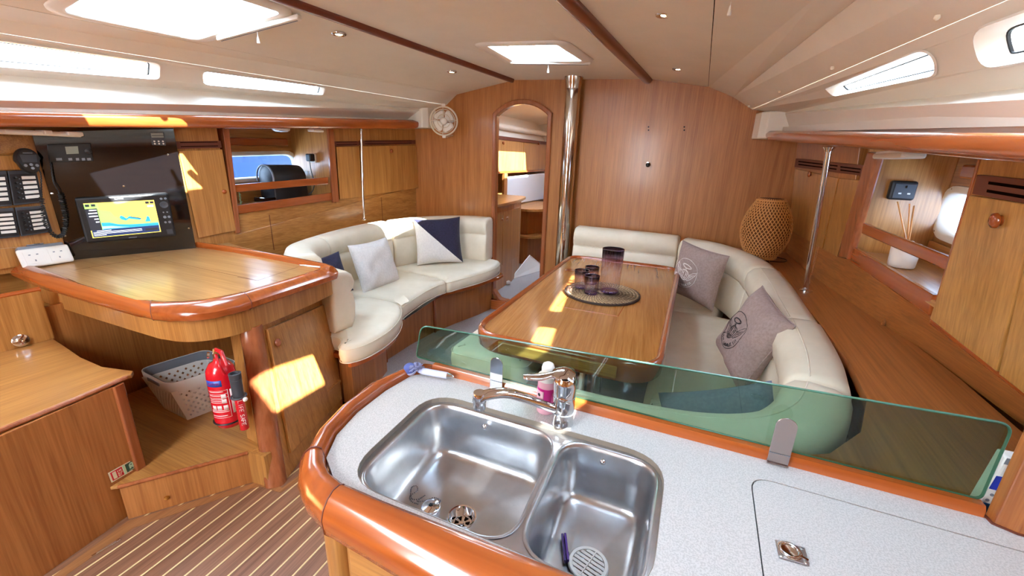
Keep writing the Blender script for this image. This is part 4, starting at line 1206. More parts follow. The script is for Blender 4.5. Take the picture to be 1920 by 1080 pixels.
# ---- navigator's seat
ns = thing('navigator_seat', 'oak box seat with a flat wooden lid at the chart table', 'seat', (-2.3, 0.4, 0))
zs = 0.58
lid = [(-2.69, 0.0), (-2.69, 0.80), (-2.55, 0.785), (-2.35, 0.762), (-2.17, 0.758), (-2.02, 0.795), (-1.995, 0.775), (-2.0, 0.748), (-1.975, 0.60), (-1.955, 0.42), (-1.93, 0.2), (-1.90, 0.0)]
mk('seat_lid', *g_prism(lid, zs - .018, zs), 'oak_y', ns, bevel=0.003)
mk('lid_edge', *g_tube([(-1.998, 0.76, zs - .008), (-1.972, 0.60, zs - .008), (-1.953, 0.42, zs - .008), (-1.93, 0.2, zs - .008)], 0.0085, 8), 'redwood_z', ns)
nB = Vector((0.9667,0.2559,0))
slab('front_panel', [(-1.87, 0.0, 0), (-1.981, 0.707, 0), (-1.981, 0.707, zs - .018), (-1.87, 0.0, zs - .018)], 0.02, 'bulk', ns, n=nB)
mk('side_panel', *g_prism([(-1.98, 0.70), (-1.98, 0.72), (-2.69, 0.72), (-2.69, 0.70)], 0, zs - .018), 'bulk', ns)
mk('corner_post', *g_prism(rounded([(-1.970, 0.706), (-1.978, 0.742), (-2.003, 0.742), (-1.995, 0.70)], .006, 3), 0.0, zs - .018), 'redwood_z', ns)
mk('backrest_board', *g_prism([(-2.69, 0.0), (-2.69, 0.805), (-2.71, 0.805), (-2.71, 0.0)], zs, 0.815), 'oak_z', ns)
mk('backrest_rail', *g_tube([(-2.70, 0.0, .819), (-2.70, 0.81, .819)], 0.012, 8), 'redwood', ns)
lt = Vector((-2.6268,0.6988,0.6))
mk('lid_catch', *g_lathe([(0.028, -.008), (0.028, 0.002), (0.022, 0.006), (0.005, 0.004)], Vector((-2.685, lt.y, .612)), 20, (1, 0, 0.3)), 'chrome', ns, smooth=50)

# safety sign
sg = thing('safety_sign', 'small red and green safety sticker on the seat base', 'sign', (-1.9734,0.6672,0.2094))
sgq = [Vector(p) + nB * .0015 for p in ((-1.9601,0.6172,0.1893), (-1.9881,0.723,0.1774), (-1.9875,0.7207,0.2246), (-1.9595,0.6149,0.2371))]
g = bil(sgq)
slab('backing', sgq, 0.0012, 'signwhite', sg, n=nB, bevel=0)
def sq(name, u0, v0, u1, v1, m, d=.0005, par=sg):
    return mk(name, *g_quad([g(u0, v0) + nB * d, g(u1, v0) + nB * d, g(u1, v1) + nB * d, g(u0, v1) + nB * d], 0.0004, nB), m, par)
sq('red_field', .05, .10, .44, .92, 'signred')
sq('green_field', .55, .10, .92, .92, 'signgreen')
sq('mint_margin', .46, .04, .53, .96, 'mint')
sq('blanket_symbol', .10, .18, .22, .84, 'signwhite', .001)
for k in range(3):
    ln, w_ = text_lines(('FIRE', 'BLAN', 'KET')[k], .16, .8)
    g_strokes([[(px * .30, py) for px, py in l] for l in ln], lambda x, y, k=k: g(.27 + x, .62 - k * .22 + y) + nB * .001, .0006, 3).out('lettering', 'signwhite', sg)
mk('figure_symbol', *g_quad([g(u, v) + nB * .001 for u, v in ((.66, .32), (.66, .68), (.70, .82), (.76, .86), (.82, .78), (.82, .34), (.77, .30), (.74, .42), (.70, .30))], .0004, nB), 'mint', sg)
sq('figure_hole', .72, .62, .76, .72, 'signgreen', .0014)
sq('caption_line', .63, .16, .86, .20, 'mint', .001)

# gold metal disc standing in for a sun glint on the riser
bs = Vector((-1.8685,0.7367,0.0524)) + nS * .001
mk('sun_glint_disc', *g_lathe([(0.010, 0), (0.009, 0.003), (0.001, 0.004)], bs, 14, nS), 'glint_metal', stp)

# ---- laundry basket, perforated
bk_ = thing('laundry_basket', 'white perforated plastic laundry basket with grey inner rim', 'basket', (-2.27, 1.11, 0.17))
bx0, bx1 = [(-2.375, 1.02), (-2.165, 1.01), (-2.12, 1.20), (-2.33, 1.22)], [(-2.435, 0.985), (-2.155, 0.965), (-2.09, 1.245), (-2.38, 1.265)]
bc = Vector((-2.27, 1.11))
def wall(i, z0, z1, nx, nz, name):
    j = (i + 1) % 4
    a0, b0, a1, b1 = [Vector((*p, 0)) for p in (bx0[i], bx0[j], bx1[i], bx1[j])]
    f = bil([a0 + Vector((0, 0, .17)), b0 + Vector((0, 0, .17)), b1 + Vector((0, 0, .35)), a1 + Vector((0, 0, .35))])
    mb = MB()
    u0, u1 = 0.0, 1.0
    for a in range(nx):
        for b in range(nz):
            ua, ub = a / nx, (a + 1) / nx
            va, vb = b / nz, (b + 1) / nz
            um, vm = (ua + ub) / 2, (va + vb) / 2
            edge = a in (0, nx - 1) or b in (0, nz - 1)
            if edge or (a + b) % 2:
                mb.add(([f(ua, va), f(ub, va), f(ub, vb), f(ua, vb)], [(0, 1, 2, 3)]))
                continue
            h = .42 if i in (0, 2) else .38
            du, dv = (ub - ua) * h, (vb - va) * h * 1.1
            v = [f(ua, va), f(ub, va), f(ub, vb), f(ua, vb), f(um, vm - dv), f(um + du, vm), f(um, vm + dv), f(um - du, vm)]
            mb.add((v, [(0, 1, 5, 4), (1, 2, 6, 5), (2, 3, 7, 6), (3, 0, 4, 7)]))
    mb.out(name, 'white', bk_, solid=0.003)
for i, (nx, nz) in enumerate(((19, 13), (15, 11), (19, 13), (15, 11))):
    wall(i, .17, .35, nx, nz, 'perforated_wall')
mk('bottom', *g_prism(bx0, .17, .176), 'white', bk_, bevel=.002)
R1 = rounded([(p[0], p[1], 0) for p in bx1], .05)
def rg(k, z):
    return [Vector((bc.x + (p.x - bc.x) * k, bc.y + (p.y - bc.y) * k, z)) for p in R1]
mk('rim_band', *g_grid([rg(1.0, .338), rg(1.03, .338), rg(1.05, .392), rg(1.035, .396), rg(1.02, .392), rg(1.0, .345)], True), 'white', bk_, smooth=50)
mk('inner_rim', *g_grid([rg(1.018, .395), rg(.985, .393), rg(.975, .355), rg(.985, .345)], True), 'mgrey', bk_, smooth=50)
for i in (0, 2):
    a, b = Vector((*bx1[i], .37)), Vector((*bx1[(i + 1) % 4], .37))
    m_ = (a + b) / 2
    d_ = (b - a).normalized()
    nrm_ = Vector((m_.x - bc.x, m_.y - bc.y, 0)).normalized()
    mk('handle_slot', *g_box(m_ + nrm_ * .008, (.11, .004, .018), frame=(d_, nrm_, Vector((0, 0, 1)))), 'mgrey', bk_, bevel=.004)

# ---- fire extinguisher and slim canister
ec = Vector((-1.705, 0.945, 0.335))
ex = thing('fire_extinguisher', 'red fire extinguisher with blue label hanging under the chart table', 'extinguisher', ec)
mk('cylinder', *g_lathe([(0.030, 0.0), (0.046, 0.006), (0.052, 0.025), (0.053, 0.04), (0.053, 0.235), (0.050, 0.262), (0.036, 0.288), (0.018, 0.300), (0.016, 0.312)], ec, 36), 'red', ex, smooth=60)
mk('valve', *g_lathe([(0.015, 0.305), (0.017, 0.33), (0.012, 0.35), (0.001, 0.352)], ec, 16), 'chrome', ex, smooth=50)
mk('gauge', *g_lathe([(0.013, 0), (0.013, .008), (0.001, .010)], ec + Vector((-.02, -.018, .325)), 16, (-.5, -.85, .2)), 'chrome', ex, smooth=50)
mk('squeeze_handle', *g_tube([ec + Vector((.0, 0, .345)), ec + Vector((.05, -.012, .352)), ec + Vector((.075, -.014, .30))], [.010, .009, .007], 8), 'red', ex, smooth=60)
mk('hose', *g_tube(smooth_path([ec + Vector((.01, -.01, .33)), ec + Vector((.055, -.03, .30)), ec + Vector((.06, -.02, .26))], 5), .006, 8), 'red', ex, smooth=60)
mk('bracket', *g_tube(circ(ec + Vector((0, 0, .03)), .055, 28), .0035, 6, closed=True), 'mblack', ex)
def wrap(name, a0, a1, z0, z1, m, d=.0008, par=ex, c_=ec, r_=.053, n_=10):
    rows = [[c_ + Vector((cos(radians(a)) * (r_ + d), sin(radians(a)) * (r_ + d), z)) for a in [a0 + (a1 - a0) * i / n_ for i in range(n_ + 1)]] for z in (z0, z1)]
    return mk(name, *g_grid(rows), m, par, smooth=60, solid=.0004)
view = -40
wrap('blue_label', view - 62, view + 6, .205, .232, 'blue', .001)
for z0 in (.186, .170, .154, .062):
    wrap('label_rule', view - 60, view + 22, z0, z0 + .0012, 'wlabel', .001)
wrap('label_side_rule', view + 21, view + 23, .062, .188, 'wlabel', .001)
for z0, a1 in ((.180, -14), (.163, -28), (.147, -30), (.139, -30), (.131, -34), (.070, -10), (.095, 10), (.088, 12)):
    wrap('label_text', view - 56, view + 12 + a1 * .4, z0, z0 + .003, 'wlabel', .001)
for a0, z0 in ((-48, .100), (-26, .100), (-2, .100), (-4, .128), (-4, .150)):
    wrap('pictogram', view + a0, view + a0 + 17, z0, z0 + .019, 'wlabel', .001)
wrap('side_text', view + 30, view + 48, .075, .185, 'wlabel', .001)
def wf(c_, r_):
    return lambda x, y: c_ + Vector((cos(radians(view) + x / r_) * (r_ + .0016), sin(radians(view) + x / r_) * (r_ + .0016), y))
ln, w_ = text_lines('SECURE', .010, .8)
g_strokes([[(px - .046, py + .213) for px, py in l] for l in ln], wf(ec, .053), .0006, 3).out('lettering', 'red', ex)
cc = Vector((-1.588, 0.930, 0.355))
cn = thing('torch_canister', 'slim red canister with a grey grip beside the fire extinguisher', 'canister', cc)
mk('tube', *g_lathe([(0.014, 0), (0.0175, .004), (0.0175, .15)], cc, 24), 'red', cn, smooth=50)
mk('grip', *g_lathe([(0.018, .15), (0.021, .152), (0.021, .228), (0.019, .23), (0.022, .233), (0.022, .256), (0.017, .257), (0.016, .245), (0.001, .244)], cc, 24), 'grey', cn, smooth=40)
mk('clip_ring', *g_tube(circ(cc + Vector((0.008, -.005, .158)), .026, 20), .004, 6, closed=True), 'grey', cn)
mk('ring_pull', *g_lathe([(0.007, 0), (0.009, .006), (0.001, .010)], cc + Vector((.048, -.008, .158)), 12, (1, -.3, .2)), 'white', cn)
ln, w_ = text_lines('LIFE SAFE', .016, .8)
g_strokes([[(py - .004, -px * 1.05 + .140) for px, py in l] for l in ln], lambda x, y: cc + Vector((cos(radians(view) + x / .022) * .0186, sin(radians(view) + x / .022) * .0186, y)), .0011, 3).out('lettering', 'wlabel', cn)
# shoe behind
shc = Vector((-1.93, 1.17, .17))
shoe = thing('brown_shoe', 'brown suede ankle shoe standing behind the laundry basket', 'shoe', shc)
sl = [(-.12, .0, .036), (-.06, .01, .040), (.0, .0, .036), (.06, -.005, .040), (.12, .0, .036), (.15, .0, .02)]
def sole_ring(k, z, dx=0.0):
    pts = []
    for a in [2 * pi * i / 28 for i in range(28)]:
        x = .13 * cos(a)
        w__ = .042 * (1 - .25 * (cos(a * 1) > 0) * 0) * sin(a)
        pts.append(shc + Matrix.Rotation(-.25, 3, 'Z') @ Vector((x * k + dx, w__ * k, z)))
    return pts
mk('sole', *g_loft([sole_ring(1, 0), sole_ring(1.03, .008), sole_ring(1.0, .018)]), 'sole', shoe, smooth=50)
mk('upper', *g_loft([sole_ring(.97, .018), sole_ring(.96, .035), sole_ring(.85, .055, -.01), sole_ring(.62, .075, -.035), sole_ring(.46, .10, -.055), sole_ring(.43, .14, -.06), sole_ring(.42, .16, -.062)]), 'suede', shoe, smooth=60)

# pen on the fiddle
pa, pb = Vector((-1.8758,1.5202,0.885)), Vector((-1.7567,1.5392,0.885))
pen = thing('ballpoint_pen', 'white and grey pen lying at the corner of the chart table', 'pen', pa)
mk('barrel', *g_tube([pa.lerp(pb, .35), pb], .0045, 10), 'white', pen, smooth=50)
mk('grip', *g_tube([pa, pa.lerp(pb, .35)], [.0025, .0045], 10), 'chrome', pen, smooth=50)
# metal strip on the sole
fa, fb = Vector((-1.87,0.4803,0.003)), Vector((-1.8661,0.5659,0.003))
d_ = (fb - fa).normalized()
fl = thing('floor_catch', 'slim metal catch plate set in the teak sole', 'catch', (fa + fb) / 2)
mk('plate', *g_box((fa + fb) / 2, ((fb - fa).length, .012, .003), frame=(d_, Vector((-d_.y, d_.x, 0)), Vector((0, 0, 1)))), 'chrome', fl, bevel=.001)
mk('bar', *g_tube([fa.lerp(fb, .15) + Vector((0, 0, .002)), fa.lerp(fb, .85) + Vector((0, 0, .002))], .0022, 6), 'chrome', fl)


# ================================================================ SALOON
zseat = lambda x, y: 0.44 + 0.04 * (y - 1.5)
carp = mk('saloon_carpet', *g_prism([(-1.97, 2.05), (-1.95, 3.1), (-1.80, 3.56), (-0.05, 3.56), (-0.05, 1.45), (-0.9, 1.30), (-1.5, 1.72)], 0.0005, 0.008), 'carpet', bevel=.002)
tag(carp, 'grey carpet on the saloon sole between the settees', 'carpet')

def back_sweep(name, pts, par, h=0.40, th=0.17, z_off=0.0, n=6, puff=1.0):
    path = [Vector((p[0], p[1], zseat(p[0], p[1]) + z_off)) for p in pts]
    path = smooth_path(path, n)
    prof = [(0.01, 0), (-.010 * puff, .05), (-.014 * puff, .15), (-.006 * puff, h * .60), (.006, h * .635), (-.008 * puff, h * .68), (-.018 * puff, h * .80), (-.010 * puff, h * .91), (.018, h * .98), (.055, h * 1.0), (th * .7, h * 1.0), (th * .93, h * .97), (th, h * .9), (th * 1.02, h * .5), (th, 0)]
    return mk(name, *sweep(path, prof, side=-1, scale_ends=.016), 'cream', par, smooth=55)
def piping(name, pts, par, up, out, side=-1):
    path = smooth_path([Vector((p[0], p[1], zseat(p[0], p[1]) + up)) for p in pts], 6)
    q = []
    for i, p in enumerate(path):
        t = path[min(i + 1, len(path) - 1)] - path[max(i - 1, 0)]
        t.z = 0
        t.normalize()
        q.append(p + Vector((t.y, -t.x, 0)) * side * out)
    mk(name, *g_tube(q, .0028, 6), 'cream', par, smooth=60)

# ---- port settee
ps_ = thing('port_settee', 'curved cream leather settee on a wooden base along the port side', 'settee', (-2.1, 2.5, 0))
def cush(name, poly, par, t=.12, zf=zseat, r=.03, crown=.012):
    p = smooth_path([(x, y, 0) for x, y in poly], 5, closed=True)
    o = mk(name, *g_cushion([(q.x, q.y) for q in p], zf, t, r, crown), 'cream', par, smooth=70)
    return o, p
S1 = [(-1.80, 1.665), (-1.72, 1.575), (-1.66, 1.585), (-1.615, 1.68), (-1.615, 1.85), (-1.665, 2.02), (-1.76, 2.17), (-1.86, 2.235), (-2.05, 2.24), (-2.22, 2.19), (-2.36, 2.10), (-2.44, 1.90), (-2.42, 1.72), (-2.3, 1.665), (-2.0, 1.66)]
S2 = [(-1.785, 2.20), (-1.80, 2.30), (-1.825, 2.5), (-1.825, 2.70), (-1.805, 2.79), (-1.90, 2.825), (-2.1, 2.86), (-2.3, 2.85), (-2.50, 2.80), (-2.55, 2.5), (-2.50, 2.2), (-2.36, 2.12), (-2.20, 2.21), (-2.03, 2.262), (-1.87, 2.258)]
S3 = [(-1.800, 2.805), (-1.745, 2.93), (-1.68, 3.10), (-1.635, 3.28), (-1.635, 3.42), (-1.68, 3.53), (-1.80, 3.565), (-2.05, 3.57), (-2.3, 3.5), (-2.5, 3.2), (-2.5, 2.85), (-2.3, 2.87), (-2.1, 2.88), (-1.9, 2.845)]
for s_ in (S1, S2, S3):
    c_, pth = cush('seat_cushion', s_, ps_)
    pth = [p for p in pth]
    for up in (-.024, -.105):
        q = poly_inset([(p.x, p.y) for p in pth], -.0012)
        mk('piping', *g_tube([(p[0], p[1], zseat(p[0], p[1]) + up) for p in q], .0026, 5, closed=True), 'cream', c_, smooth=60)
A_ = [(-1.815, 1.785), (-1.90, 1.80), (-2.0, 1.825), (-2.10, 1.865)]
B_ = [(-2.12, 1.86), (-2.25, 1.93), (-2.34, 2.03), (-2.385, 2.17)]
C_ = [(-2.39, 2.20), (-2.42, 2.40), (-2.425, 2.65), (-2.39, 2.86)]
D_ = [(-2.375, 2.90), (-2.27, 3.12), (-2.12, 3.27), (-1.94, 3.38), (-1.77, 3.40)]
back_sweep('back_cushion', A_, ps_, h=.36, th=.125, puff=1.6)
for b_ in (B_, C_, D_):
    back_sweep('back_cushion', b_, ps_, h=.405)
    piping('seam_piping', b_, ps_, .405 * .635, -.001)
board = smooth_path([(x, y, 0) for x, y in [(-1.80, 1.655), (-1.69, 1.60), (-1.64, 1.68), (-1.635, 1.85), (-1.69, 2.04), (-1.81, 2.22), (-1.85, 2.5), (-1.84, 2.78), (-1.77, 2.95), (-1.68, 3.2), (-1.68, 3.56), (-2.6, 3.56), (-2.7, 2.5), (-2.6, 1.665)]], 4, closed=True)
mk('seat_board', *g_prism([(p.x, p.y) for p in board], lambda x, y: zseat(x, y) - .148, lambda x, y: zseat(x, y) - .120), 'redwood', ps_, bevel=.004)
basef = [(-1.815, 1.665), (-1.77, 1.70), (-1.775, 1.90), (-1.835, 2.08), (-1.93, 2.18)]
mk('base_panel', *g_loft([[Vector((x, y, .0)), Vector((x, y, zseat(x, y) - .149)), Vector((x - .02, y + .003, zseat(x, y) - .149)), Vector((x - .02, y + .003, 0))] for x, y in basef]), 'bulk', ps_)
mk('base_panel', *g_loft([[Vector((x, y, .0)), Vector((x, y, zseat(x, y) - .149)), Vector((x - .02, y, zseat(x, y) - .149)), Vector((x - .02, y, 0))] for x, y in [(-1.945, 2.19), (-1.955, 2.5), (-1.935, 2.80)]]), 'bulk', ps_)
mk('base_panel', *g_loft([[Vector((x, y, .0)), Vector((x, y, zseat(x, y) - .149)), Vector((x - .02, y, zseat(x, y) - .149)), Vector((x - .02, y, 0))] for x, y in [(-1.925, 2.81), (-1.88, 3.05), (-1.80, 3.35), (-1.77, 3.56)]]), 'bulk', ps_)
for x, y in ((-1.928, 2.183), (-1.925, 2.803)):
    mk('base_edge', *g_tube([(x, y, 0), (x, y, zseat(x, y) - .15)], .010, 8), 'redwood_z', ps_)

# ---- cushions thrown on the port settee
def pillow(label, c, ex, ey, w, h, t, m, group=None, seed=1, **k):
    (v, f), surf = g_pillow(c, ex, ey, w, h, t, seed=seed, **k)
    th = thing('scatter_cushion', label, 'cushion', (c[0], c[1], min(Vector(q).z for q in v)), group)
    o = mk('cover', v, f, m, th, smooth=75)
    edge = [surf(a, b, 1) for a, b in [(-1 + 2 * i / 16, -1) for i in range(16)] + [(1, -1 + 2 * i / 16) for i in range(16)] + [(1 - 2 * i / 16, 1) for i in range(16)] + [(-1, 1 - 2 * i / 16) for i in range(16)]]
    mk('edge_seam', *g_tube(edge, .0028, 5, closed=True), m if isinstance(m, str) else m[0], th, smooth=60)
    return th, o, surf
pillow('plain white square cushion on the middle seat of the port settee', (-2.215, 2.455, .640), (.113, .993, .028), (-.322, .010, .947), .37, .37, .13, 'whitecloth', seed=3)
# navy / white cushion split on the diagonal
(v, f), surf = g_pillow((-2.10, 3.145, .722), (.829, .555, .059), (-.124, .079, .989), .41, .41, .13, seed=5)
t = thing('scatter_cushion', 'navy and white diagonally split cushion at the bulkhead end of the settee', 'cushion', (-2.10, 3.14, .50))
def split_cover(par, c, ex, ey, m1, m2, flip=1):
    c, ex, ey = Vector(c), Vector(ex).normalized(), Vector(ey).normalized()
    for nm, mm, keep in (('dark_half', m1, 1), ('light_half', m2, -1)):
        ff = []
        val = lambda i: ((Vector(v[i]) - c).dot(ex) * flip + (Vector(v[i]) - c).dot(ey)) * keep
        for q in f:
            s_ = [val(i) for i in q]
            if min(s_) > -.004:
                ff.append(q)
            elif max(s_) > .004:
                k0 = min(range(4), key=lambda k: abs(s_[k]) + abs(s_[(k + 2) % 4]))
                for tri in ((q[k0], q[(k0 + 1) % 4], q[(k0 + 2) % 4]), (q[k0], q[(k0 + 2) % 4], q[(k0 + 3) % 4])):
                    if sum(val(i) for i in tri) > 0:
                        ff.append(tri)
        used = sorted({i for q in ff for i in q})
        mp = {i: k for k, i in enumerate(used)}
        mk(nm, [v[i] for i in used], [tuple(mp[i] for i in q) for q in ff], mm, par, smooth=75)
split_cover(t, (-2.10, 3.145, .722), (.829, .555, .059), (-.124, .079, .989), 'navy', 'whitecloth')
(v, f), surf = g_pillow((-2.27, 2.02, .635), (.70, .68, .30), (-.40, .20, .9), .29, .29, .10, seed=9)
t = thing('scatter_cushion', 'navy and white cushion mostly hidden behind the chart table corner', 'cushion', (-2.27, 2.02, .46))
split_cover(t, (-2.27, 2.02, .635), (.70, .68, .30), (-.40, .20, .9), 'navy', 'whitecloth')

# ---- centre bench
cb = thing('centre_bench', 'low cream upholstered bench beside the dining table, seen through the green glass', 'bench', (-.95, 2.4, 0))
bp_ = rounded([(-1.16, 1.80, 0), (-.70, 1.80, 0), (-.70, 2.86, 0), (-1.16, 2.86, 0)], .07, 5)
mk('seat_cushion', *g_cushion([(p.x, p.y) for p in bp_], .45, .14, .035, .01), 'cream', cb, smooth=70)
mk('base_box', *g_prism([(-1.13, 1.84), (-.73, 1.84), (-.73, 2.83), (-1.13, 2.83)], 0, .312), 'bulk', cb, bevel=.004)
mk('piping', *g_tube([(p.x, p.y, .428) for p in [Vector((q[0], q[1], 0)) for q in poly_inset([(w.x, w.y) for w in bp_], -.001)]], .0026, 5, closed=True), 'cream', cb, smooth=60)

# ---- dining table
dt = thing('dining_table', 'long oak dining table with a raised varnished rim and round corners', 'table', (-.46, 2.35, 0))
rect = [(-.845, 1.515, 0), (-.065, 1.515, 0), (-.065, 3.20, 0), (-.87, 3.20, 0)]
o_out = rounded([(-.862, 1.492, 0), (-.045, 1.492, 0), (-.075, 3.215, 0), (-.905, 3.215, 0)], [.17, .17, .13, .13], 8)
in_ = poly_inset([(p.x, p.y) for p in o_out], .030)
mk('table_top', *g_prism([(p[0], p[1]) for p in in_], .690, .717), 'table_top', dt)
def rim_ring(ins, z):
    return [Vector((p[0], p[1], z)) for p in poly_inset([(p.x, p.y) for p in o_out], ins)]
mk('rim', *g_grid([rim_ring(.031, .690), rim_ring(.031, .718), rim_ring(.026, .729), rim_ring(.014, .734), rim_ring(.004, .728), rim_ring(0, .715), rim_ring(.004, .655), rim_ring(.02, .640), rim_ring(.05, .655), rim_ring(.031, .690)], True), 'redwood', dt, smooth=45)
# light front lath
mk('front_lath', *g_box((-.455, 1.488, .688), (.50, .012, .050)), 'oak_x', dt, bevel=.005)
mk('underframe', *g_box((-.46, 2.35, .672), (.55, 1.3, .03)), 'oak_y', dt)
mk('centre_inlay', *g_quad([(-.62, 2.02, .7176), (-.30, 2.02, .7176), (-.30, 2.24, .7176), (-.62, 2.24, .7176)], .0008, (0, 0, 1)), 'redwood', dt)
mk('inlay_field', *g_quad([(-.615, 2.025, .7181), (-.305, 2.025, .7181), (-.305, 2.235, .7181), (-.615, 2.235, .7181)], .0008, (0, 0, 1)), 'table_top', dt)
mk('finger_hole', *g_lathe([(.034, .001), (.036, .0018), (.030, .0022)], (-.775, 2.78, .7165), 20), 'redwood', dt)
mk('pedestal', *g_lathe([(.12, .008), (.12, .02), (.05, .04), (.045, .30), (.045, .60), (.06, .64), (.10, .655)], (-.42, 1.95, 0), 28), 'polish', dt, smooth=50)
mk('pedestal', *g_lathe([(.12, .008), (.12, .02), (.05, .04), (.045, .30), (.045, .60), (.06, .64), (.10, .655)], (-.42, 2.85, 0), 28), 'polish', dt, smooth=50)
mk('fold_strut', *g_tube([(-.47, 1.62, .65), (-.44, 1.9, .30)], .008, 8), 'chrome', dt)
mk('fold_strut', *g_tube([(-.28, 1.62, .65), (-.33, 1.9, .35)], .006, 8), 'chrome', dt)

# things on the table
mc = Vector((-.455, 2.345, .718))
pm = thing('placemat', 'round brown woven rattan placemat on the dining table', 'placemat', mc)
R_ = .205
for k in range(11):
    r_ = .012 + k * (R_ - .02) / 10
    mk('coil', *g_tube(circ(mc + Vector((0, 0, .005)), r_, 40), .0098 if k < 10 else .010, 6, closed=True), 'rattan', pm, smooth=60)
mbs_ = MB()
for k in range(64):
    a = 2 * pi * k / 64
    pth = []
    for i in range(7):
        r_ = .03 + (R_ - .02) * i / 6
        aa = a + .5 * i / 6
        pth.append(mc + Vector((cos(aa) * r_, sin(aa) * r_, .0145)))
    mbs_.add(g_tube(pth, .0013, 3, caps=False))
mbs_.out('stitching', 'rattan_dark', pm, kind='stuff')
mk('rim_coil', *g_tube(circ(mc + Vector((0, 0, .005)), R_ + .002, 48), .0075, 6, closed=True), 'rattan_dark', pm, smooth=60)

def ombre(name, z_lo, z_hi, dark='9a8996', mid=.74, clear_c='e9dff0'):
    m = bpy.data.materials.new(name)
    m.use_nodes = True
    nt = m.node_tree
    nt.nodes.clear()
    o = nt.nodes.new('ShaderNodeOutputMaterial')
    tr = nt.nodes.new('ShaderNodeBsdfTransparent')
    gl = nt.nodes.new('ShaderNodeBsdfGlossy')
    gl.inputs['Roughness'].default_value = .03
    mx = nt.nodes.new('ShaderNodeMixShader')
    tc = nt.nodes.new('ShaderNodeTexCoord')
    sx = nt.nodes.new('ShaderNodeSeparateXYZ')
    mr = nt.nodes.new('ShaderNodeMapRange')
    mr.inputs['From Min'].default_value = z_lo
    mr.inputs['From Max'].default_value = z_hi
    r = nt.nodes.new('ShaderNodeValToRGB')
    r.color_ramp.elements[0].color = lin('f3edfc')
    r.color_ramp.elements[0].position = 0.02
    r.color_ramp.elements[1].color = lin(dark)
    r.color_ramp.elements[1].position = .96
    for p_, c_ in ((.08, 'fdfcfe'), (.50, 'fbf7fa'), (mid, 'ece0e8')):
        e_ = r.color_ramp.elements.new(p_)
        e_.color = lin(c_)
    nt.links.new(tc.outputs['Object'], sx.inputs[0])
    nt.links.new(sx.outputs['Z'], mr.inputs['Value'])
    nt.links.new(mr.outputs[0], r.inputs[0])
    nt.links.new(r.outputs[0], tr.inputs[0])
    nt.links.new(schlick(nt), mx.inputs[0])
    nt.links.new(tr.outputs[0], mx.inputs[1])
    nt.links.new(gl.outputs[0], mx.inputs[2])
    nt.links.new(mx.outputs[0], o.inputs[0])
    return m
def ribbed(c, prof, seg=40, ribs=20, amp=.0009):
    c = Vector(c)
    rings = []
    for r, z in prof:
        rings.append([c + Vector(((r + amp * cos(ribs * a)) * cos(a), (r + amp * cos(ribs * a)) * sin(a), z)) for a in [2 * pi * j / (seg * 2) for j in range(seg * 2)]])
    return g_loft(rings, caps=True)
def glass(name, label, cat, c, r, h, group=None):
    c = Vector(c)
    t = thing(name, label, cat, c, group)
    m = ombre(name + ' glass', 0, h, mid=.72 if h < .2 else .74, dark='6e5b69' if h < .2 else '85727f')
    pr_ = [(r * .86, 0), (r * .88, .004), (r * .92, h * .3), (r * .97, h * .7), (r, h), (r - .0025, h), (r * .95, h * .7), (r * .89, h * .3), (r * .84, .012), (r * .5, .010)]
    mk('wall', *ribbed(c, pr_), m, t, smooth=50)
    mk('base', *g_lathe([(r * .80, .001), (r * .84, .005), (r * .80, .0095)], c, 32), 'glass_base', t, smooth=50)
    mk('rim_band', *g_tube(circ(c + Vector((0, 0, h)), r - .001, 40), .0022, 6, closed=True), 'glass_rim', t, smooth=60)
    return t
M['glass_base'] = clear('lilac glass base', 'd2c6f2')
M['glass_rim'] = mat('dark glass rim', '17101d', .1, spec=.8)
zt = .7335
glass('glass_jug', 'tall smoked-rim glass jug at the right of the placemat', 'jug', (-.418, 2.365, zt), .060, .250)
glass('tumbler', 'ribbed smoked-rim tumbler on the placemat, nearest the port settee', 'tumbler', (-.585, 2.36, zt), .042, .105, 'tumblers on the placemat')
glass('tumbler', 'ribbed smoked-rim tumbler standing right beside the jug at the front', 'tumbler', (-.505, 2.275, zt), .042, .105, 'tumblers on the placemat')
glass('tumbler', 'ribbed smoked-rim tumbler half hidden behind the other two', 'tumbler', (-.553, 2.475, zt), .042, .105, 'tumblers on the placemat')

# ---- starboard settee
ss = thing('starboard_settee', 'cream leather U-shaped dining settee around the table', 'settee', (.15, 2.3, 0))
T1 = [(-.98, 2.92), (-.10, 2.95), (.05, 2.97), (.20, 3.0), (.25, 3.2), (.1, 3.45), (-.1, 3.53), (-.95, 3.53)]
T2 = [(-.105, 1.75), (-.115, 2.1), (-.12, 2.5), (-.11, 2.90), (-.02, 2.945), (.20, 2.96), (.42, 2.85), (.45, 2.4), (.44, 1.9), (.42, 1.74), (.2, 1.70), (-.04, 1.71)]
T3 = [(-.27, 1.10), (-.27, 1.50), (-.22, 1.64), (-.12, 1.70), (.02, 1.685), (.2, 1.675), (.42, 1.69), (.44, 1.4), (.33, 1.12), (.1, 1.02), (-.15, 1.00)]
for s_, fl_ in ((T1, 0), (T2, 1), (T3, 1)):
    if fl_:
        c_, pth = cush('seat_cushion', s_, ss)
    else:
        pth = rounded([(x, y, 0) for x, y in s_], .04, 4)
        c_ = mk('seat_cushion', *g_cushion([(p.x, p.y) for p in pth], zseat, .12, .03, .01), 'cream', ss, smooth=70)
    q = poly_inset([(p.x, p.y) for p in pth], .055)
    mk('piping', *g_tube([(p[0], p[1], zseat(p[0], p[1]) + .0045) for p in q], .0022, 5, closed=True), 'cream', c_, smooth=60)
K1 = [(-.92, 3.39), (-.5, 3.385), (-.14, 3.36)]
K2 = [(-.10, 3.30), (.06, 3.235), (.18, 3.10), (.262, 2.93), (.30, 2.74)]
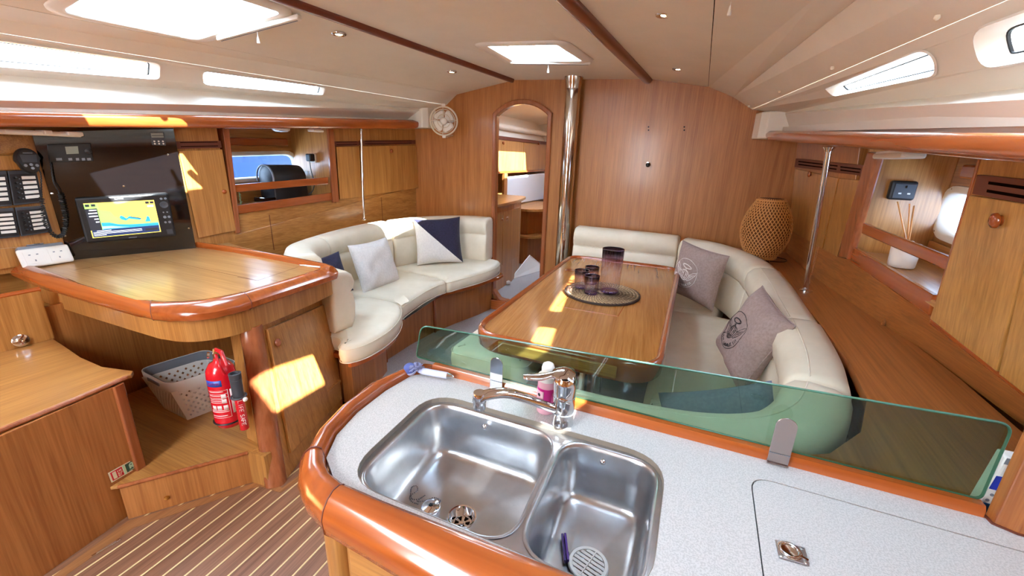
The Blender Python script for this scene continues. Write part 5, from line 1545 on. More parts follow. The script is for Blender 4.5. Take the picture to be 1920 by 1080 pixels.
K3 = [(.305, 2.72), (.325, 2.45), (.335, 2.2), (.345, 1.96)]
K4 = [(.348, 1.93), (.35, 1.78), (.345, 1.6), (.325, 1.43)]
K5 = [(.315, 1.40), (.27, 1.27), (.19, 1.17), (.06, 1.11), (-.12, 1.085), (-.27, 1.08)]
for i, b_ in enumerate((K1, K2, K3, K4, K5)):
    back_sweep('back_cushion', b_, ss, h=(.41, .41, .41, .415, .415)[i], th=(.14, .155, .16, .16, .165)[i])
    piping('seam_piping', b_, ss, (.41, .41, .41, .415, .415)[i] * .635, -.001)
    if i > 1:
        piping('top_piping', b_, ss, (.41, .41, .41, .415, .415)[i] * .995, .05)
mk('base', *g_prism([(-.06, 1.08), (-.06, 2.98), (-.95, 2.98), (-.95, 3.55), (.55, 3.55), (.58, 1.0), (.3, .93), (-.2, .93), (-.2, 1.08)], 0, .315), 'bulk', ss)


# ================================================================ STARBOARD SIDE
def emblem(par, surf, cu, cv, r, m, rot=0.0, half=.19):
    """line-drawn winged, haloed pumpkin in a ring, with its motto round the lower edge"""
    L = []
    L.append([(cos(a), sin(a)) for a in [2 * pi * i / 40 for i in range(41)]])
    for k, (rx_, ry_) in enumerate(((.40, .36), (.26, .36), (.10, .36))):
        L.append([(rx_ * cos(a), -.12 + ry_ * sin(a)) for a in [2 * pi * i / 24 for i in range(25)]])
    L.append([(-.04, .22), (-.06, .33), (.03, .36), (.05, .23)])
    for s in (-1, 1):
        L.append([(s * .10, -.02), (s * .26, .06), (s * .24, -.10), (s * .10, -.02)])
    L.append([(-.26, -.22), (-.18, -.32), (-.12, -.24), (-.05, -.36), (0, -.27), (.06, -.36), (.12, -.24), (.19, -.32), (.27, -.22)])
    for q in (.30, .36):
        L.append([(q * cos(a), .52 + q * .36 * sin(a)) for a in [2 * pi * i / 20 for i in range(21)]])
    for s in (-1, 1):
        L.append([(s * .38, .02), (s * .60, .28), (s * .86, .44), (s * .84, .20), (s * .74, -.02), (s * .62, -.20), (s * .46, -.34), (s * .36, -.30)])
        for k in range(5):
            L.append([(s * (.42 + .02 * k), .02 - .06 * k), (s * (.82 - .08 * k), .22 - .12 * k)])
    word = 'EVIL PUMPKIN'
    for i, ch in enumerate(word):
        a = radians(-152 + i * 11.3)
        for st in GL.get(ch, []):
            pts = []
            for x, y in st:
                lx, ly = (x - .5) * .12, (y - .5) * .15
                rr = .84 + ly
                aa = a + lx / .84
                pts.append((rr * cos(aa), rr * sin(aa)))
            L.append(pts)
    mb = MB()
    cr_, sr_ = cos(rot), sin(rot)
    for ln in L:
        pts = []
        for i in range(len(ln) - 1):
            (x0, y0), (x1, y1) = ln[i], ln[i + 1]
            n_ = max(1, int(math.hypot(x1 - x0, y1 - y0) / .12))
            for k in range(n_):
                pts.append((x0 + (x1 - x0) * k / n_, y0 + (y1 - y0) * k / n_))
        pts.append(ln[-1])
        P3 = []
        for x, y in pts:
            X_, Y_ = x * cr_ - y * sr_, x * sr_ + y * cr_
            u, v = cu + X_ * r, cv + Y_ * r
            P3.append(surf(max(-.985, min(.985, u)), max(-.985, min(.985, v)), 1))
        mb.add(g_tube(P3, .0017, 4, caps=False))
    return mb.out('emblem', m, par)
cam0 = Vector((0, 0, 1.46))
def nearer(c, k):
    c = Vector(c)
    return tuple(cam0 + (c - cam0) * k)
def face_cam(ex, ey, c):
    ex, ey = Vector(ex), Vector(ey)
    return ex.cross(ey).dot(cam0 - Vector(c)) > 0
M['print_white'] = mat('white ink', 'ece6e4', .7)
M['print_black'] = mat('black ink', '231c20', .7)
c4 = nearer((.0372, 3.1234, .7159), .955)
t_, cov, sf = pillow('mauve grey cushion printed with a white winged pumpkin, against the corner back', c4, (.763, -.641, -.084), (.1, -.012, .995), .37, .37, .12, 'mauve', seed=11, group=None)
emblem(cov, sf, -.30, -.02, .56, 'print_white', rot=-.18)
c5 = nearer((.3101, 2.2162, .6582), .90)
t_, cov, sf = pillow('mauve grey cushion printed with a black winged pumpkin, lit by the sun on one corner', c5, (.23, -.963, -.14), (.377, -.045, .925), .37, .36, .13, 'mauve', seed=12, group=None)
emblem(cov, sf, -.20, -.10, .52, 'print_black', rot=.25)
pillow('blue grey cushion lying in the aft corner behind the green glass', (.165, 1.43, .580), (.88, -.08, .40), (-.14, .62, .72), .38, .31, .12, 'slate', seed=14)

# ---- wooden ledge and side board behind the settee
lg = struct('trim_8')
ledge = [(.612, 3.595), (.62, 3.40), (.648, 2.89), (.70, 2.45), (.748, 2.09), (.784, 1.88), (.80, 1.62), (.80, 1.38), (.80, 1.19), (.80, .87), (.20, .87), (.20, .93), (.34, 1.02), (.43, 1.15), (.495, 1.35), (.515, 1.6), (.505, 2.0), (.49, 2.4), (.46, 2.85), (.36, 3.14), (.22, 3.32), (.16, 3.595)]
mk('ledge_board', *g_prism(ledge, .822, .850), 'redledge', lg)
wb_lo = smooth_path([(x, y, .85) for x, y in [(.612, 3.6), (.62, 3.40), (.648, 2.89), (.70, 2.45), (.748, 2.09), (.784, 1.88), (.803, 1.62), (.82, 1.38), (.86, 1.19), (.90, .9)]], 3)
def wb_hi(y):
    return (.597 + (3.6 - y) * .0535, 1.016 + min(0.04, (3.6 - y) * .027))
rows = [[p, Vector((wb_hi(p.y)[0] + .004, p.y, wb_hi(p.y)[1] + .01)), Vector((wb_hi(p.y)[0] + .03, p.y, wb_hi(p.y)[1] + .01)), p + Vector((.03, 0, 0))] for p in wb_lo]
mk('side_board', *g_loft(rows), 'ledge_y', lg, smooth=60)
a, b = Vector((0.7422,2.0792,0.852)), Vector((0.6928,1.9128,1.0379))
mk('board_joint', *g_tube([a + Vector((-.004, 0, 0)), (.752, 2.085, .95), (.690, 2.07, 1.05)], .007, 6), 'redledge', lg)
mk('board_joint', *g_tube([(.640, 2.90, .853), (.640, 2.885, 1.03)], .003, 6), 'redledge', lg)

# ---- starboard lockers
nSt = Vector((-0.992,-0.0576,-0.1121))
l1 = thing('wall_locker', 'oak wall locker with dark vent slots behind the grab pole on the starboard side', 'locker', (.75, 3.0, 1.05))
def upS(y, z):
    """point on the locker face plane at given y, z"""
    A_, n_ = Vector((.543, 3.6, 1.497)), nSt
    return Vector((A_.x - ((y - A_.y) * n_.y + (z - A_.z) * n_.z) / n_.x, y, z))
slab('body', [upS(3.598, 1.02), upS(2.46, 1.05), upS(2.46, 1.58), upS(3.598, 1.66)], .26, 'bulk', l1, n=nSt)
slab('door', off([(0.5983,3.5679,1.0238), (0.6429,2.787,1.0301), (0.6079,2.6572,1.4067), (0.5525,3.5465,1.4406)], nSt, .010), .010, 'oak_z', l1, n=nSt, bevel=.003)
slab('door', off([(0.644,2.7683,1.0306), (0.6586,2.5078,1.0345), (0.6239,2.3823,1.4068), (0.6088,2.6419,1.4072)], nSt, .010), .010, 'oak_z', l1, n=nSt, bevel=.003)
a, b = Vector((0.5498,3.5666,1.4544)), Vector((0.6215,2.3782,1.4295))
slab('vent_board', off([(0.5494,3.58,1.4507), (0.6218,2.3774,1.4272), (0.6182,2.3569,1.4698), (0.5444,3.5576,1.5068)], nSt, .008), .008, 'vent', l1, n=nSt, bevel=0)
slab('vent_slot', off([(0.5516,3.4776,1.4842), (0.5996,2.6929,1.4624), (0.5989,2.6948,1.4675), (0.5506,3.4802,1.491)], nSt, .0095), .003, 'gap', l1, n=nSt, bevel=0)
slab('vent_slot', off([(0.5541,3.4703,1.4655), (0.6007,2.7032,1.4468), (0.6,2.7051,1.4519), (0.5532,3.473,1.4723)], nSt, .0095), .003, 'gap', l1, n=nSt, bevel=0)
slab('vent_slot', off([(0.6027,2.6453,1.459), (0.6186,2.386,1.4517), (0.618,2.3876,1.4562), (0.602,2.6471,1.464)], nSt, .0095), .003, 'gap', l1, n=nSt, bevel=0)
slab('vent_slot', off([(0.6047,2.6399,1.444), (0.6197,2.3933,1.4381), (0.6191,2.3949,1.4426), (0.604,2.6417,1.449)], nSt, .0095), .003, 'gap', l1, n=nSt, bevel=0)
knob(l1, Vector((0.5784,3.1493,1.4151)) + nSt * .009, nSt, .018)
slab('end_stile', off([(0.6577,2.5167,1.0379), (0.664,2.379,1.0536), (0.6218,2.1988,1.5193), (0.6147,2.3089,1.5256)], nSt, .020), .030, 'redwood_z', l1, n=nSt, bevel=.008)

sh2 = thing('starboard_shelf', 'open oak shelf with two fiddle rails in front of the starboard porthole', 'shelf', (.8, 2.0, 1.05))
F_ = lambda y, z, d=0: upS(y, z) + nSt * d
slab('lower_fiddle', [F_(2.38, 1.045, .006), F_(1.685, 1.02, .006), F_(1.685, 1.088, .006), F_(2.38, 1.115, .006)], .018, 'redwood', sh2, n=nSt, bevel=.004)
slab('upper_fiddle', [F_(2.30, 1.185, .004), F_(1.64, 1.175, .004), F_(1.64, 1.215, .004), F_(2.30, 1.232, .004)], .016, 'redwood', sh2, n=nSt, bevel=.005)
slab('shelf_board', [(.672, 2.39, 1.095), (.70, 1.60, 1.07), (.93, 1.60, 1.07), (.93, 2.39, 1.095)], .018, 'oak_y', sh2, n=(0, 0, 1))
slab('end_panel', [(.655, 2.40, 1.05), (.93, 2.40, 1.05), (.93, 2.40, 1.56), (.625, 2.40, 1.56)], .018, 'oak_z', sh2, n=(0, -1, 0))
slab('back_board', [(.915, 2.39, 1.09), (.915, 1.5, 1.06), (.915, 1.5, 1.15), (.915, 2.39, 1.17)], .012, 'oak_y', sh2, n=(-1, 0, 0))
slab('back_cleat', [(.905, 2.30, 1.43), (.905, 1.6, 1.41), (.905, 1.6, 1.47), (.905, 2.30, 1.485)], .02, 'redwood', sh2, n=(-1, 0, 0), bevel=.010)

so = Vector((0.7724,2.385,1.3716))
sk = thing('black_socket', 'black mains socket on the wooden end panel above the reed diffuser', 'socket', so)
frs = (Vector((1, 0, 0)), Vector((0, 0, 1)), Vector((0, -1, 0)))
mk('surround', *g_box(so, (.092, .080, .028), frame=frs), 'mblack', sk, bevel=.010, seg=3)
mk('face_plate', *g_box(so + Vector((.004, -.015, -.002)), (.074, .062, .006), frame=frs), 'grey', sk, bevel=.004)
mk('pin_slot', *g_box(so + Vector((.006, -.0185, .016)), (.006, .010, .002), frame=frs), 'black', sk)
for dx in (-.012, .018):
    mk('pin_shutter', *g_box(so + Vector((dx + .002, -.0185, -.012)), (.010, .006, .002), frame=frs), 'white', sk)

dc = Vector((.755, 2.13, 1.088))
df = thing('reed_diffuser', 'white pot with thin wooden reeds on the starboard shelf', 'diffuser', dc)
mk('pot', *g_lathe([(.040, 0), (.043, .004), (.046, .090), (.044, .094), (.020, .096), (.018, .104), (.001, .104)], dc, 28), 'white', df, smooth=50)
for k, q in enumerate(((0.7095,2.2,1.3345), (0.7222,2.12,1.3336), (0.7158,2.06,1.3304))):
    b_ = dc + Vector((.004 * (k - 1), .004 * (k - 1), .095))
    mk('reed', *g_tube([b_, q], .0028, 6), 'bamboo', df)

# near locker
l2 = thing('near_locker', 'oak wall locker with a round knob and vent slots at the right end', 'locker', (.8, 1.0, 1.0))
slab('body', [F_(1.672, 1.008), F_(.3, .93), F_(.3, 1.54), F_(1.578, 1.57)], .24, 'oak_z', l2, n=nSt)
slab('door', [F_(1.662, 1.018, .012), F_(1.345, .992, .012), F_(1.345, 1.392, .012), F_(1.585, 1.398, .012)], .012, 'oak_zl', l2, n=nSt, bevel=.003)
slab('door', [F_(1.337, .990, .012), F_(.5, .93, .012), F_(.5, 1.36, .012), F_(1.337, 1.392, .012)], .012, 'oak_zl', l2, n=nSt, bevel=.003)
slab('bottom_lip', [F_(1.675, .998, .006), F_(.4, .915, .006), F_(.4, .930, .006), F_(1.672, 1.014, .006)], .02, 'redwood', l2, n=nSt, bevel=.003)
slab('vent_board', [F_(1.580, 1.402, .009), F_(.8, 1.37, .009), F_(.8, 1.425, .009), F_(1.575, 1.452, .009)], .009, 'vent', l2, n=nSt, bevel=0)
for z0 in (1.410, 1.430):
    slab('vent_slot', [F_(1.52, z0, .0105), F_(.85, z0 - .03, .0105), F_(.85, z0 - .023, .0105), F_(1.52, z0 + .007, .0105)], .003, 'gap', l2, n=nSt, bevel=0)
slab('side_stile', [F_(1.68, 1.008, .004), F_(1.668, 1.008, .004), F_(1.575, 1.57, .004), F_(1.585, 1.57, .004)], .22, 'redwood_z', l2, n=nSt, bevel=.002)
knob(l2, Vector((0.685,1.4438,1.3476)) + nSt * .012, nSt, .019)
# under-rail lamps
a, b = Vector((0.62,2.1875,1.513)), Vector((0.62,1.9017,1.4962))
t = thing('strip_light', 'short cream strip light under the starboard rail above the black socket', 'light', a)
mk('housing', *g_box((a + b) / 2, (.07, (b - a).length, .020)), 'offwhite', t, bevel=.007)
mk('base', *g_box((a + b) / 2 + Vector((0, 0, .012)), (.06, (b - a).length * .9, .01)), 'white', t, bevel=.002)

# ---- bamboo lamp
lc = Vector((.395, 3.16, .85))
lp = thing('bamboo_lamp', 'woven bamboo egg-shaped table lamp on the ledge in the forward corner', 'lamp', lc)
mk('foot', *g_lathe([(.062, 0), (.064, .006), (.045, .020), (.035, .030)], lc, 32), 'chrome', lp, smooth=50)
def egg(t):
    """t 0..1 from bottom to top -> radius, height"""
    z = .022 + t * .385
    r = .150 * (sin(pi * (.16 + .68 * t)) ** .85)
    return r * (1 - .06 * t), z
mk('liner', *g_lathe([(max(.001, egg(i / 16)[0] - .009), egg(i / 16)[1]) for i in range(17)], lc, 36), 'bamboo_in', lp, smooth=80)
mb = MB()
NB = 40
for fam in (1, -1):
    for k in range(NB):
        a0 = 2 * pi * k / NB
        rl, rr_ = [], []
        for i in range(41):
            t_ = i / 40
            r, z = egg(t_)
            a = a0 + fam * t_ * 1.9
            wv = .0022 * (1 if (i + k) % 2 else -1) * fam
            w_ = .0030 / max(r, .04)
            for da, lst in ((-w_, rl), (w_, rr_)):
                lst.append(lc + Vector(((r + wv) * cos(a + da), (r + wv) * sin(a + da), z)))
        mb.add(g_grid([rl, rr_]))
mb.out('woven_shade', 'bamboo', lp, solid=.0012, kind='stuff')
for t_ in (0.03, .97):
    r, z = egg(t_)
    mk('shade_ring', *g_tube(circ(lc + Vector((0, 0, z)), r, 40), .005, 6, closed=True), 'bamboo', lp, smooth=60)
mk('lamp_cable', *g_tube(smooth_path([lc + Vector((.05, .02, .004)), lc + Vector((.10, -.02, .012)), lc + Vector((.15, .03, .008)), lc + Vector((.17, .12, .006)), lc + Vector((.12, .18, .006))], 6), .003, 6), 'mblack', lp, smooth=60)

# ================================================================ GALLEY
gl = thing('galley_unit', 'oak galley cabinet under the pale worktop', 'cabinet', (0, .65, 0))
body = rounded([(-.60, .83), (-.60, .455), (-.535, .425), (.92, .425), (.92, .83)], [0, .02, .02, 0, 0], 4)
def front_y(x):
    return .427
mk('carcass', *g_prism([(-.59, .80), (-.59, .46), (-.53, .438), (.92, .438), (.92, .80)], 0, .70), 'oak_z', gl)
mk('front_band', *g_prism([(-.59, .46), (-.53, .438), (.92, .438), (.92, .455), (-.52, .455), (-.575, .475)], .70, .86), 'oak_z', gl)
mk('side_band', *g_prism([(-.59, .46), (-.575, .47), (-.63, .80), (-.645, .80)], 0, .86), 'oak_z', gl)
mk('rear_panel', *g_prism([(-.64, .85), (-.64, .86), (.92, .86), (.92, .85)], 0, .86), 'bulk', gl)
mk('corner_column', *g_tube([(-.535, .452, 0), (-.535, .452, .858)], .030, 24), 'oak_z', gl, smooth=60)
mk('drawer_front', *g_box((-.24, .431, .775), (.50, .014, .125)), 'oak_x', gl, bevel=.003)
mk('drawer_front', *g_box((.27, .431, .775), (.50, .014, .125)), 'oak_x', gl, bevel=.003)
mk('door', *g_box((-.24, .431, .40), (.50, .014, .60)), 'oak_z', gl, bevel=.003)
mk('door', *g_box((.27, .431, .40), (.50, .014, .60)), 'oak_z', gl, bevel=.003)

wt = thing('worktop', 'pale speckled galley worktop with a varnished wooden nosing', 'worktop', (0, .65, .86))
innr = [(-.635, .812), (-.645, .72), (-.640, .62), (-.620, .54), (-.585, .48), (-.53, .445), (-.45, .432), (-.10, .445), (.30, .445), (.92, .445), (.92, .855), (.50, .853), (0, .853), (-.50, .853), (-.60, .848)]
rim_o = rounded([(-.522, .452), (.012, .452), (.012, .768), (-.522, .768)], .075, 7)
rim_o = rounded([(-.522, .452), (.014, .452), (.010, .768), (-.540, .768)], .085, 7)
lid_o = rounded([(.156, .50), (.90, .50), (.90, .792), (.156, .792)], [.03, .03, .03, .04], 6)
for nm, lo_, hi_ in (('counter_slab', .884, .900), ):
    mk(nm, *g_sheet([[tuple(p) for p in innr], [(p.x, p.y) for p in rim_o.copy()] if False else [(p[0], p[1]) for p in rim_o], [(p[0], p[1]) for p in lid_o]], lambda a, b: (a, b, hi_), .016, (0, 0, -1)), 'counter', wt)
mk('sink_cutout_edge', *g_grid([[Vector((p[0], p[1], z)) for p in rim_o] for z in (.9004, .886)], True), 'edge', wt, solid=.001)
# front and side nosing
stn = [((-.585, .862), (-.575, .878)), ((-.615, .846), (-.635, .868)), ((-.640, .80), (-.675, .815)), ((-.650, .72), (-.708, .725)), ((-.645, .62), (-.695, .62)), ((-.625, .54), (-.668, .525)), ((-.590, .482), (-.630, .455))]
stc = [((-.590, .482), (-.630, .455)), ((-.560, .458), (-.592, .418)), ((-.53, .443), (-.545, .394)), ((-.487, .434), (-.492, .380))]
stf = [((-.487, .434), (-.492, .380)), ((-.40, .434), (-.395, .374)), ((-.25, .440), (-.245, .362)), ((-.10, .445), (-.09, .360)), ((.3, .445), (.3, .360)), ((.92, .445), (.92, .360))]
def nose2(st_, z0, z1):
    rings = []
    zz = Vector((0, 0, 1))
    for a, b in st_:
        a, b = Vector((*a, 0)), Vector((*b, 0))
        d = b - a
        rings.append([a + zz * z0, a + zz * .9, a + d * .10 + zz * (z1 - .005), a + d * .28 + zz * z1, a + d * .5 + zz * (z1 - .001), a + d * .72 + zz * (z1 - .010), a + d * .90 + zz * (z1 - .024), a + d + zz * (z1 - .042), a + d * .96 + zz * (z0 + .012), a + d * .82 + zz * z0])
    return g_loft(rings)
mk('side_nosing', *nose2(stn, .870, .918), 'redwood', wt, smooth=50)
mk('corner_nosing', *nose2(stc, .848, .922), 'redwood', wt, smooth=50)
mk('front_nosing', *nose2(stf, .842, .924), 'redwood_x', wt, smooth=50)
for s_ in (stc[0], stc[-1]):
    a, b = Vector((*s_[0], 0)), Vector((*s_[1], 0))
    d = (b - a)
    tt = Vector((-d.y, d.x, 0)).normalized() * .0011
    mk('nosing_joint', *nose2([((a - tt)[:2], (b - tt + d * .012)[:2]), ((a + tt)[:2], (b + tt + d * .012)[:2])], .841, .9248), 'vent', wt, smooth=50)
# rear fiddle below the glass
mk('rear_fiddle', *sweep([(-.60, .866, .90), (0, .866, .90), (.512, .866, .90)], [(-.013, -.03), (-.013, .012), (-.008, .020), (.008, .020), (.013, .012), (.013, -.03)]), 'redwood_x', wt, smooth=50)
# fridge lid
lo2 = poly_inset([(p[0], p[1]) for p in lid_o], .0022)
fl_ = thing('fridge_lid', 'pale speckled fridge lid let into the worktop', 'lid', (.53, .65, .884))
mk('lid_panel', *g_prism(lo2, .884, .8995), 'counter', fl_)
mk('lid_seal', *g_grid([[Vector((p[0], p[1], .8978)) for p in poly_inset(lo2, -.002)], [Vector((p[0], p[1], .8978)) for p in poly_inset(lo2, .0004)], [Vector((p[0], p[1], .890)) for p in poly_inset(lo2, .0004)]], True), 'rubber', fl_)
lq = [Vector(p) for p in ((0.1811,0.6117,0.9), (0.2207,0.6144,0.9), (0.2196,0.6471,0.9), (0.1802,0.6449,0.9))]
lt_ = thing('lift_ring_latch', 'square chrome flush lift-ring latch screwed to the fridge lid', 'latch', sum(lq, Vector()) / 4)
mk('plate', *g_quad([p + Vector((0, 0, .0022)) for p in lq], .0022, (0, 0, 1)), 'steel', lt_, bevel=.0008)
lcn = sum(lq, Vector()) / 4 + Vector((-.003, .001, 0))
mk('cup', *g_lathe([(.0165, .0022), (.0165, .0034), (.0145, .0036), (.011, .0028), (.001, .0026)], lcn, 28, caps=False), 'polish', lt_, smooth=50)
mk('ring', *g_tube(circ(lcn + Vector((0, 0, .0038)), .0125, 24), .0016, 8, closed=True), 'chrome', lt_, smooth=60)
mk('tab', *g_box(lcn + Vector((.017, -.006, .0034)), (.012, .004, .0015), rz=-.35), 'chrome', lt_)
for i in range(4):
    p = lq[i].lerp(sum(lq, Vector()) / 4, .2)
    mk('screw', *g_lathe([(.0026, .0022), (.0022, .0032), (.0005, .0034)], p, 10), 'steel', lt_)

# ---- double sink
sk_ = thing('double_sink', 'brushed steel double-bowl sink set in the worktop', 'sink', (-.26, .61, .75))
b1 = rounded([(-.508, .461), (-.193, .461), (-.208, .757), (-.524, .757)], .068, 8)
b2 = rounded([(-.183, .461), (.003, .461), (.000, .757), (-.198, .757)], .062, 8)
mk('flange', *g_sheet([[(p[0], p[1]) for p in poly_inset([(q[0], q[1]) for q in rounded([(-.522, .452), (.014, .452), (.010, .768), (-.540, .768)], .085, 7)], -.004)], [(p[0], p[1]) for p in b1], [(p[0], p[1]) for p in b2]], lambda a, b: (a, b, .8885), .002, (0, 0, -1)), 'steel', sk_)
def bowl(lp_, depth, name, drain):
    L2 = [(p[0], p[1]) for p in lp_]
    def rg_(ins, z, kr=1):
        return [Vector((p[0], p[1], z)) for p in poly_inset(L2, ins)]
    z0 = .8885
    rings = [rg_(-.004, z0 + .0012), rg_(0, z0 + .0022), rg_(.003, z0 - .001), rg_(.006, z0 - .008), rg_(.010, z0 - depth * .5), rg_(.014, z0 - depth + .026), rg_(.018, z0 - depth + .012), rg_(.026, z0 - depth + .004), rg_(.036, z0 - depth)]
    v, f = g_grid(rings, True)
    k = len(L2)
    # floor falls to the drain
    base = len(v)
    last = rings[-1]
    dc_ = Vector((drain[0], drain[1], z0 - depth - .004))
    for s_ in (.6, .3):
        v += [dc_.lerp(p, s_) + Vector((0, 0, .002 * s_)) for p in last]
    dr_ = .030
    v += [dc_ + Vector((cos(atan2(p.y - dc_.y, p.x - dc_.x)) * dr_, sin(atan2(p.y - dc_.y, p.x - dc_.x)) * dr_, 0)) for p in last]
    for q in range(3):
        o1 = (len(rings) - 1) * k if q == 0 else base + (q - 1) * k
        o2 = base + q * k
        f += [(o1 + j, o1 + (j + 1) % k, o2 + (j + 1) % k, o2 + j) for j in range(k)]
    mk(name, v, f, 'steel', sk_, smooth=75)
    return dc_
d1_ = bowl(b1, .125, 'bowl', (-.3519, .590))
d2_ = bowl(b2, .125, 'bowl', (-.095, .594))
for d_ in (d1_, d2_):
    st_ = mk('strainer', *g_lathe([(.0305, .0005), (.029, .003), (.026, .0025), (.023, -.006), (.019, -.014), (.001, -.015)], d_, 32, caps=False), 'chrome', sk_, smooth=50)
    for k in range(6):
        a = k * pi / 3 + .3
        mk('strainer_hole', *g_quad([d_ + Vector((cos(a + s * .30) * r, sin(a + s * .30) * r, -.0136)) for s, r in ((-.6, .007), (.6, .007), (1, .016), (-1, .016))], .0006, (0, 0, 1)), 'gap', st_)
    mk('strainer_screw', *g_lathe([(.004, -.0135), (.004, -.012), (.001, -.0115)], d_, 12), 'chrome', st_)
for q in ((-.378, .738, .872), (-.108, .738, .874)):
    mk('overflow_stud', *g_lathe([(.006, 0), (.006, .004), (.003, .007), (.001, .0075)], q, 14, (0, -1, 0)), 'chrome', sk_, smooth=50)

# plug with bead chain
pc_ = Vector((-.4175, .5765, .7645))
pgk = thing('sink_plug', 'steel and rubber sink plug with a bead chain in the large bowl', 'plug', pc_)
mk('disc', *g_lathe([(.018, 0), (.020, .002), (.020, .006), (.018, .008), (.008, .0085), (.006, .0095), (.001, .0095)], pc_, 28), 'chrome', pgk, smooth=50)
mk('grommet', *g_lathe([(.0045, .009), (.003, .012), (.001, .0125)], pc_, 12), 'mblack', pgk)
ch = smooth_path([pc_ + Vector((0, 0, .012)), (-.405, .585, .778), (-.408, .597, .772), (-.425, .598, .771), (-.436, .586, .769), (-.452, .578, .768), (-.447, .598, .768), (-.452, .583, .769), (-.466, .578, .768), (-.478, .590, .768), (-.486, .604, .768), (-.480, .612, .768), (-.470, .602, .768), (-.474, .582, .768), (-.462, .572, .768), (-.445, .572, .768)], 10)
mbc = MB()
acc = 0.0
for i in range(1, len(ch)):
    acc += (ch[i] - ch[i - 1]).length
    if acc > .0034:
        acc = 0
        mbc.add(g_lathe([(.0002, -.0015), (.0011, -.001), (.0015, 0), (.0011, .001), (.0002, .0015)], ch[i], 6))
mbc.out('bead_chain', 'chain', pgk, kind='stuff', smooth=80)

# purple peg, white drain grid
pg_ = thing('purple_peg', 'purple plastic clothes peg lying in the small bowl', 'peg', (-.14, .60, .77))
a, b = Vector((-.150, .6285, .772)), Vector((-.128, .576, .772))
d = (b - a).normalized()
s_ = Vector((-d.y, d.x, 0))
mk('arm', *g_box((a + b) / 2 + s_ * .0025, ((b - a).length, .0045, .010), frame=(d, s_, Vector((0, 0, 1)))), 'purple', pg_, bevel=.0012)
mk('arm', *g_box((a + b) / 2 - s_ * .0030 + d * .001, ((b - a).length, .0042, .009), frame=(d, s_, Vector((0, 0, 1)))), 'purple_dark', pg_, bevel=.0012)
mk('spring', *g_tube([(a + b) / 2 - s_ * .006 + d * .012, (a + b) / 2 + s_ * .006 + d * .012], .003, 10), 'grey', pg_)
gc = Vector((-.092, .590, .7665))
gr = thing('drain_grid', 'round white slatted plastic drain cover in the small bowl', 'drain cover', gc)
ty = Vector((.26, .97, 0)).normalized()
tx = Vector((ty.y, -ty.x, 0))
rings = [[gc + Vector((cos(a) * r, sin(a) * r, z)) for a in [2 * pi * i / 40 for i in range(40)]] for r, z in ((.028, .002), (.029, .0055), (.034, .0060), (.036, .004), (.036, 0), (.028, .0))]
mk('ring', *g_grid(rings + [rings[0]], True), 'white', gr, smooth=45)
for k in range(7):
    y_ = -.024 + .008 * k
    hw = sqrt(max(0, .029 ** 2 - y_ ** 2))
    mk('slat', *g_box(gc + ty * y_ + Vector((0, 0, .003)), (hw * 2, .0048, .0016), frame=(tx, (ty + Vector((0, 0, .35))).normalized(), Vector((0, 0, 1)))), 'white', gr)
mk('cross_bar', *g_box(gc + Vector((0, 0, .0052)), (.002, .058, .002), frame=(tx, ty, Vector((0, 0, 1)))), 'white', gr)

# ---- mixer tap
fb_ = Vector((-.213, .790, .900))
tp_ = thing('mixer_tap', 'chrome single-lever mixer tap beside the pink soap bottle', 'tap', fb_)
mk('body', *g_lathe([(.024, 0), (.0245, .003), (.0235, .006), (.0235, .030), (.024, .031), (.024, .072), (.0235, .073), (.026, .098), (.026, .108), (.022, .116), (.001, .121)], fb_, 36), 'chrome', tp_, smooth=50)
for z in (.031, .070):
    mk('body_joint', *g_tube(circ(fb_ + Vector((0, 0, z)), .0243, 36), .0006, 4, closed=True), 'mgrey', tp_)
spt = smooth_path([fb_ + Vector((-.015, -.010, .036)), (-.250, .757, .955), (-.290, .726, .980), (-.318, .704, .993), (-.345, .682, .993), (-.358, .673, .986)], 6)
rows = []
for i, p in enumerate(spt):
    t_ = (spt[min(i + 1, len(spt) - 1)] - spt[max(i - 1, 0)]).normalized()
    sd = t_.cross(Vector((0, 0, 1))).normalized()
    u_ = sd.cross(t_)
    k = i / (len(spt) - 1)
    w_, h_ = .0120 + .003 * k, .0098
    rows.append([p + sd * (w_ * cos(a)) + u_ * (h_ * sin(a)) for a in [2 * pi * j / 16 for j in range(16)]])
mk('spout', *g_loft(rows), 'chrome', tp_, smooth=60)
mk('spout_outlet', *g_lathe([(.013, .016), (.0145, .010), (.0145, -.004), (.0135, -.005), (.0135, -.020), (.011, -.021), (.001, -.020)], (-.358, .673, .984), 24), 'chrome', tp_, smooth=50)
mk('aerator', *g_lathe([(.0095, -.0215), (.001, -.0205)], (-.358, .673, .984), 16), 'mblack', tp_)
lv = smooth_path([fb_ + Vector((.020, .006, .118)), fb_ + Vector((0, 0, .124)), fb_ + Vector((-.025, -.014, .120)), fb_ + Vector((-.050, -.030, .116)), fb_ + Vector((-.078, -.048, .118))], 5)
rows = []
for i, p in enumerate(lv):
    k = i / (len(lv) - 1)
    t_ = (lv[min(i + 1, len(lv) - 1)] - lv[max(i - 1, 0)]).normalized()
    sd = t_.cross(Vector((0, 0, 1))).normalized()
    w_ = .022 * (1 - k) ** .7 + .010 if k < .5 else .0105 + .004 * sin((k - .5) * 2 * pi)
    if i == 0:
        w_ = .012
    if i == len(lv) - 1:
        w_ = .004
    rows.append([p + sd * (w_ * cos(a)) + Vector((0, 0, 1)) * (.005 * sin(a)) for a in [2 * pi * j / 14 for j in range(14)]])
mk('lever', *g_loft(rows), 'chrome', tp_, smooth=60)

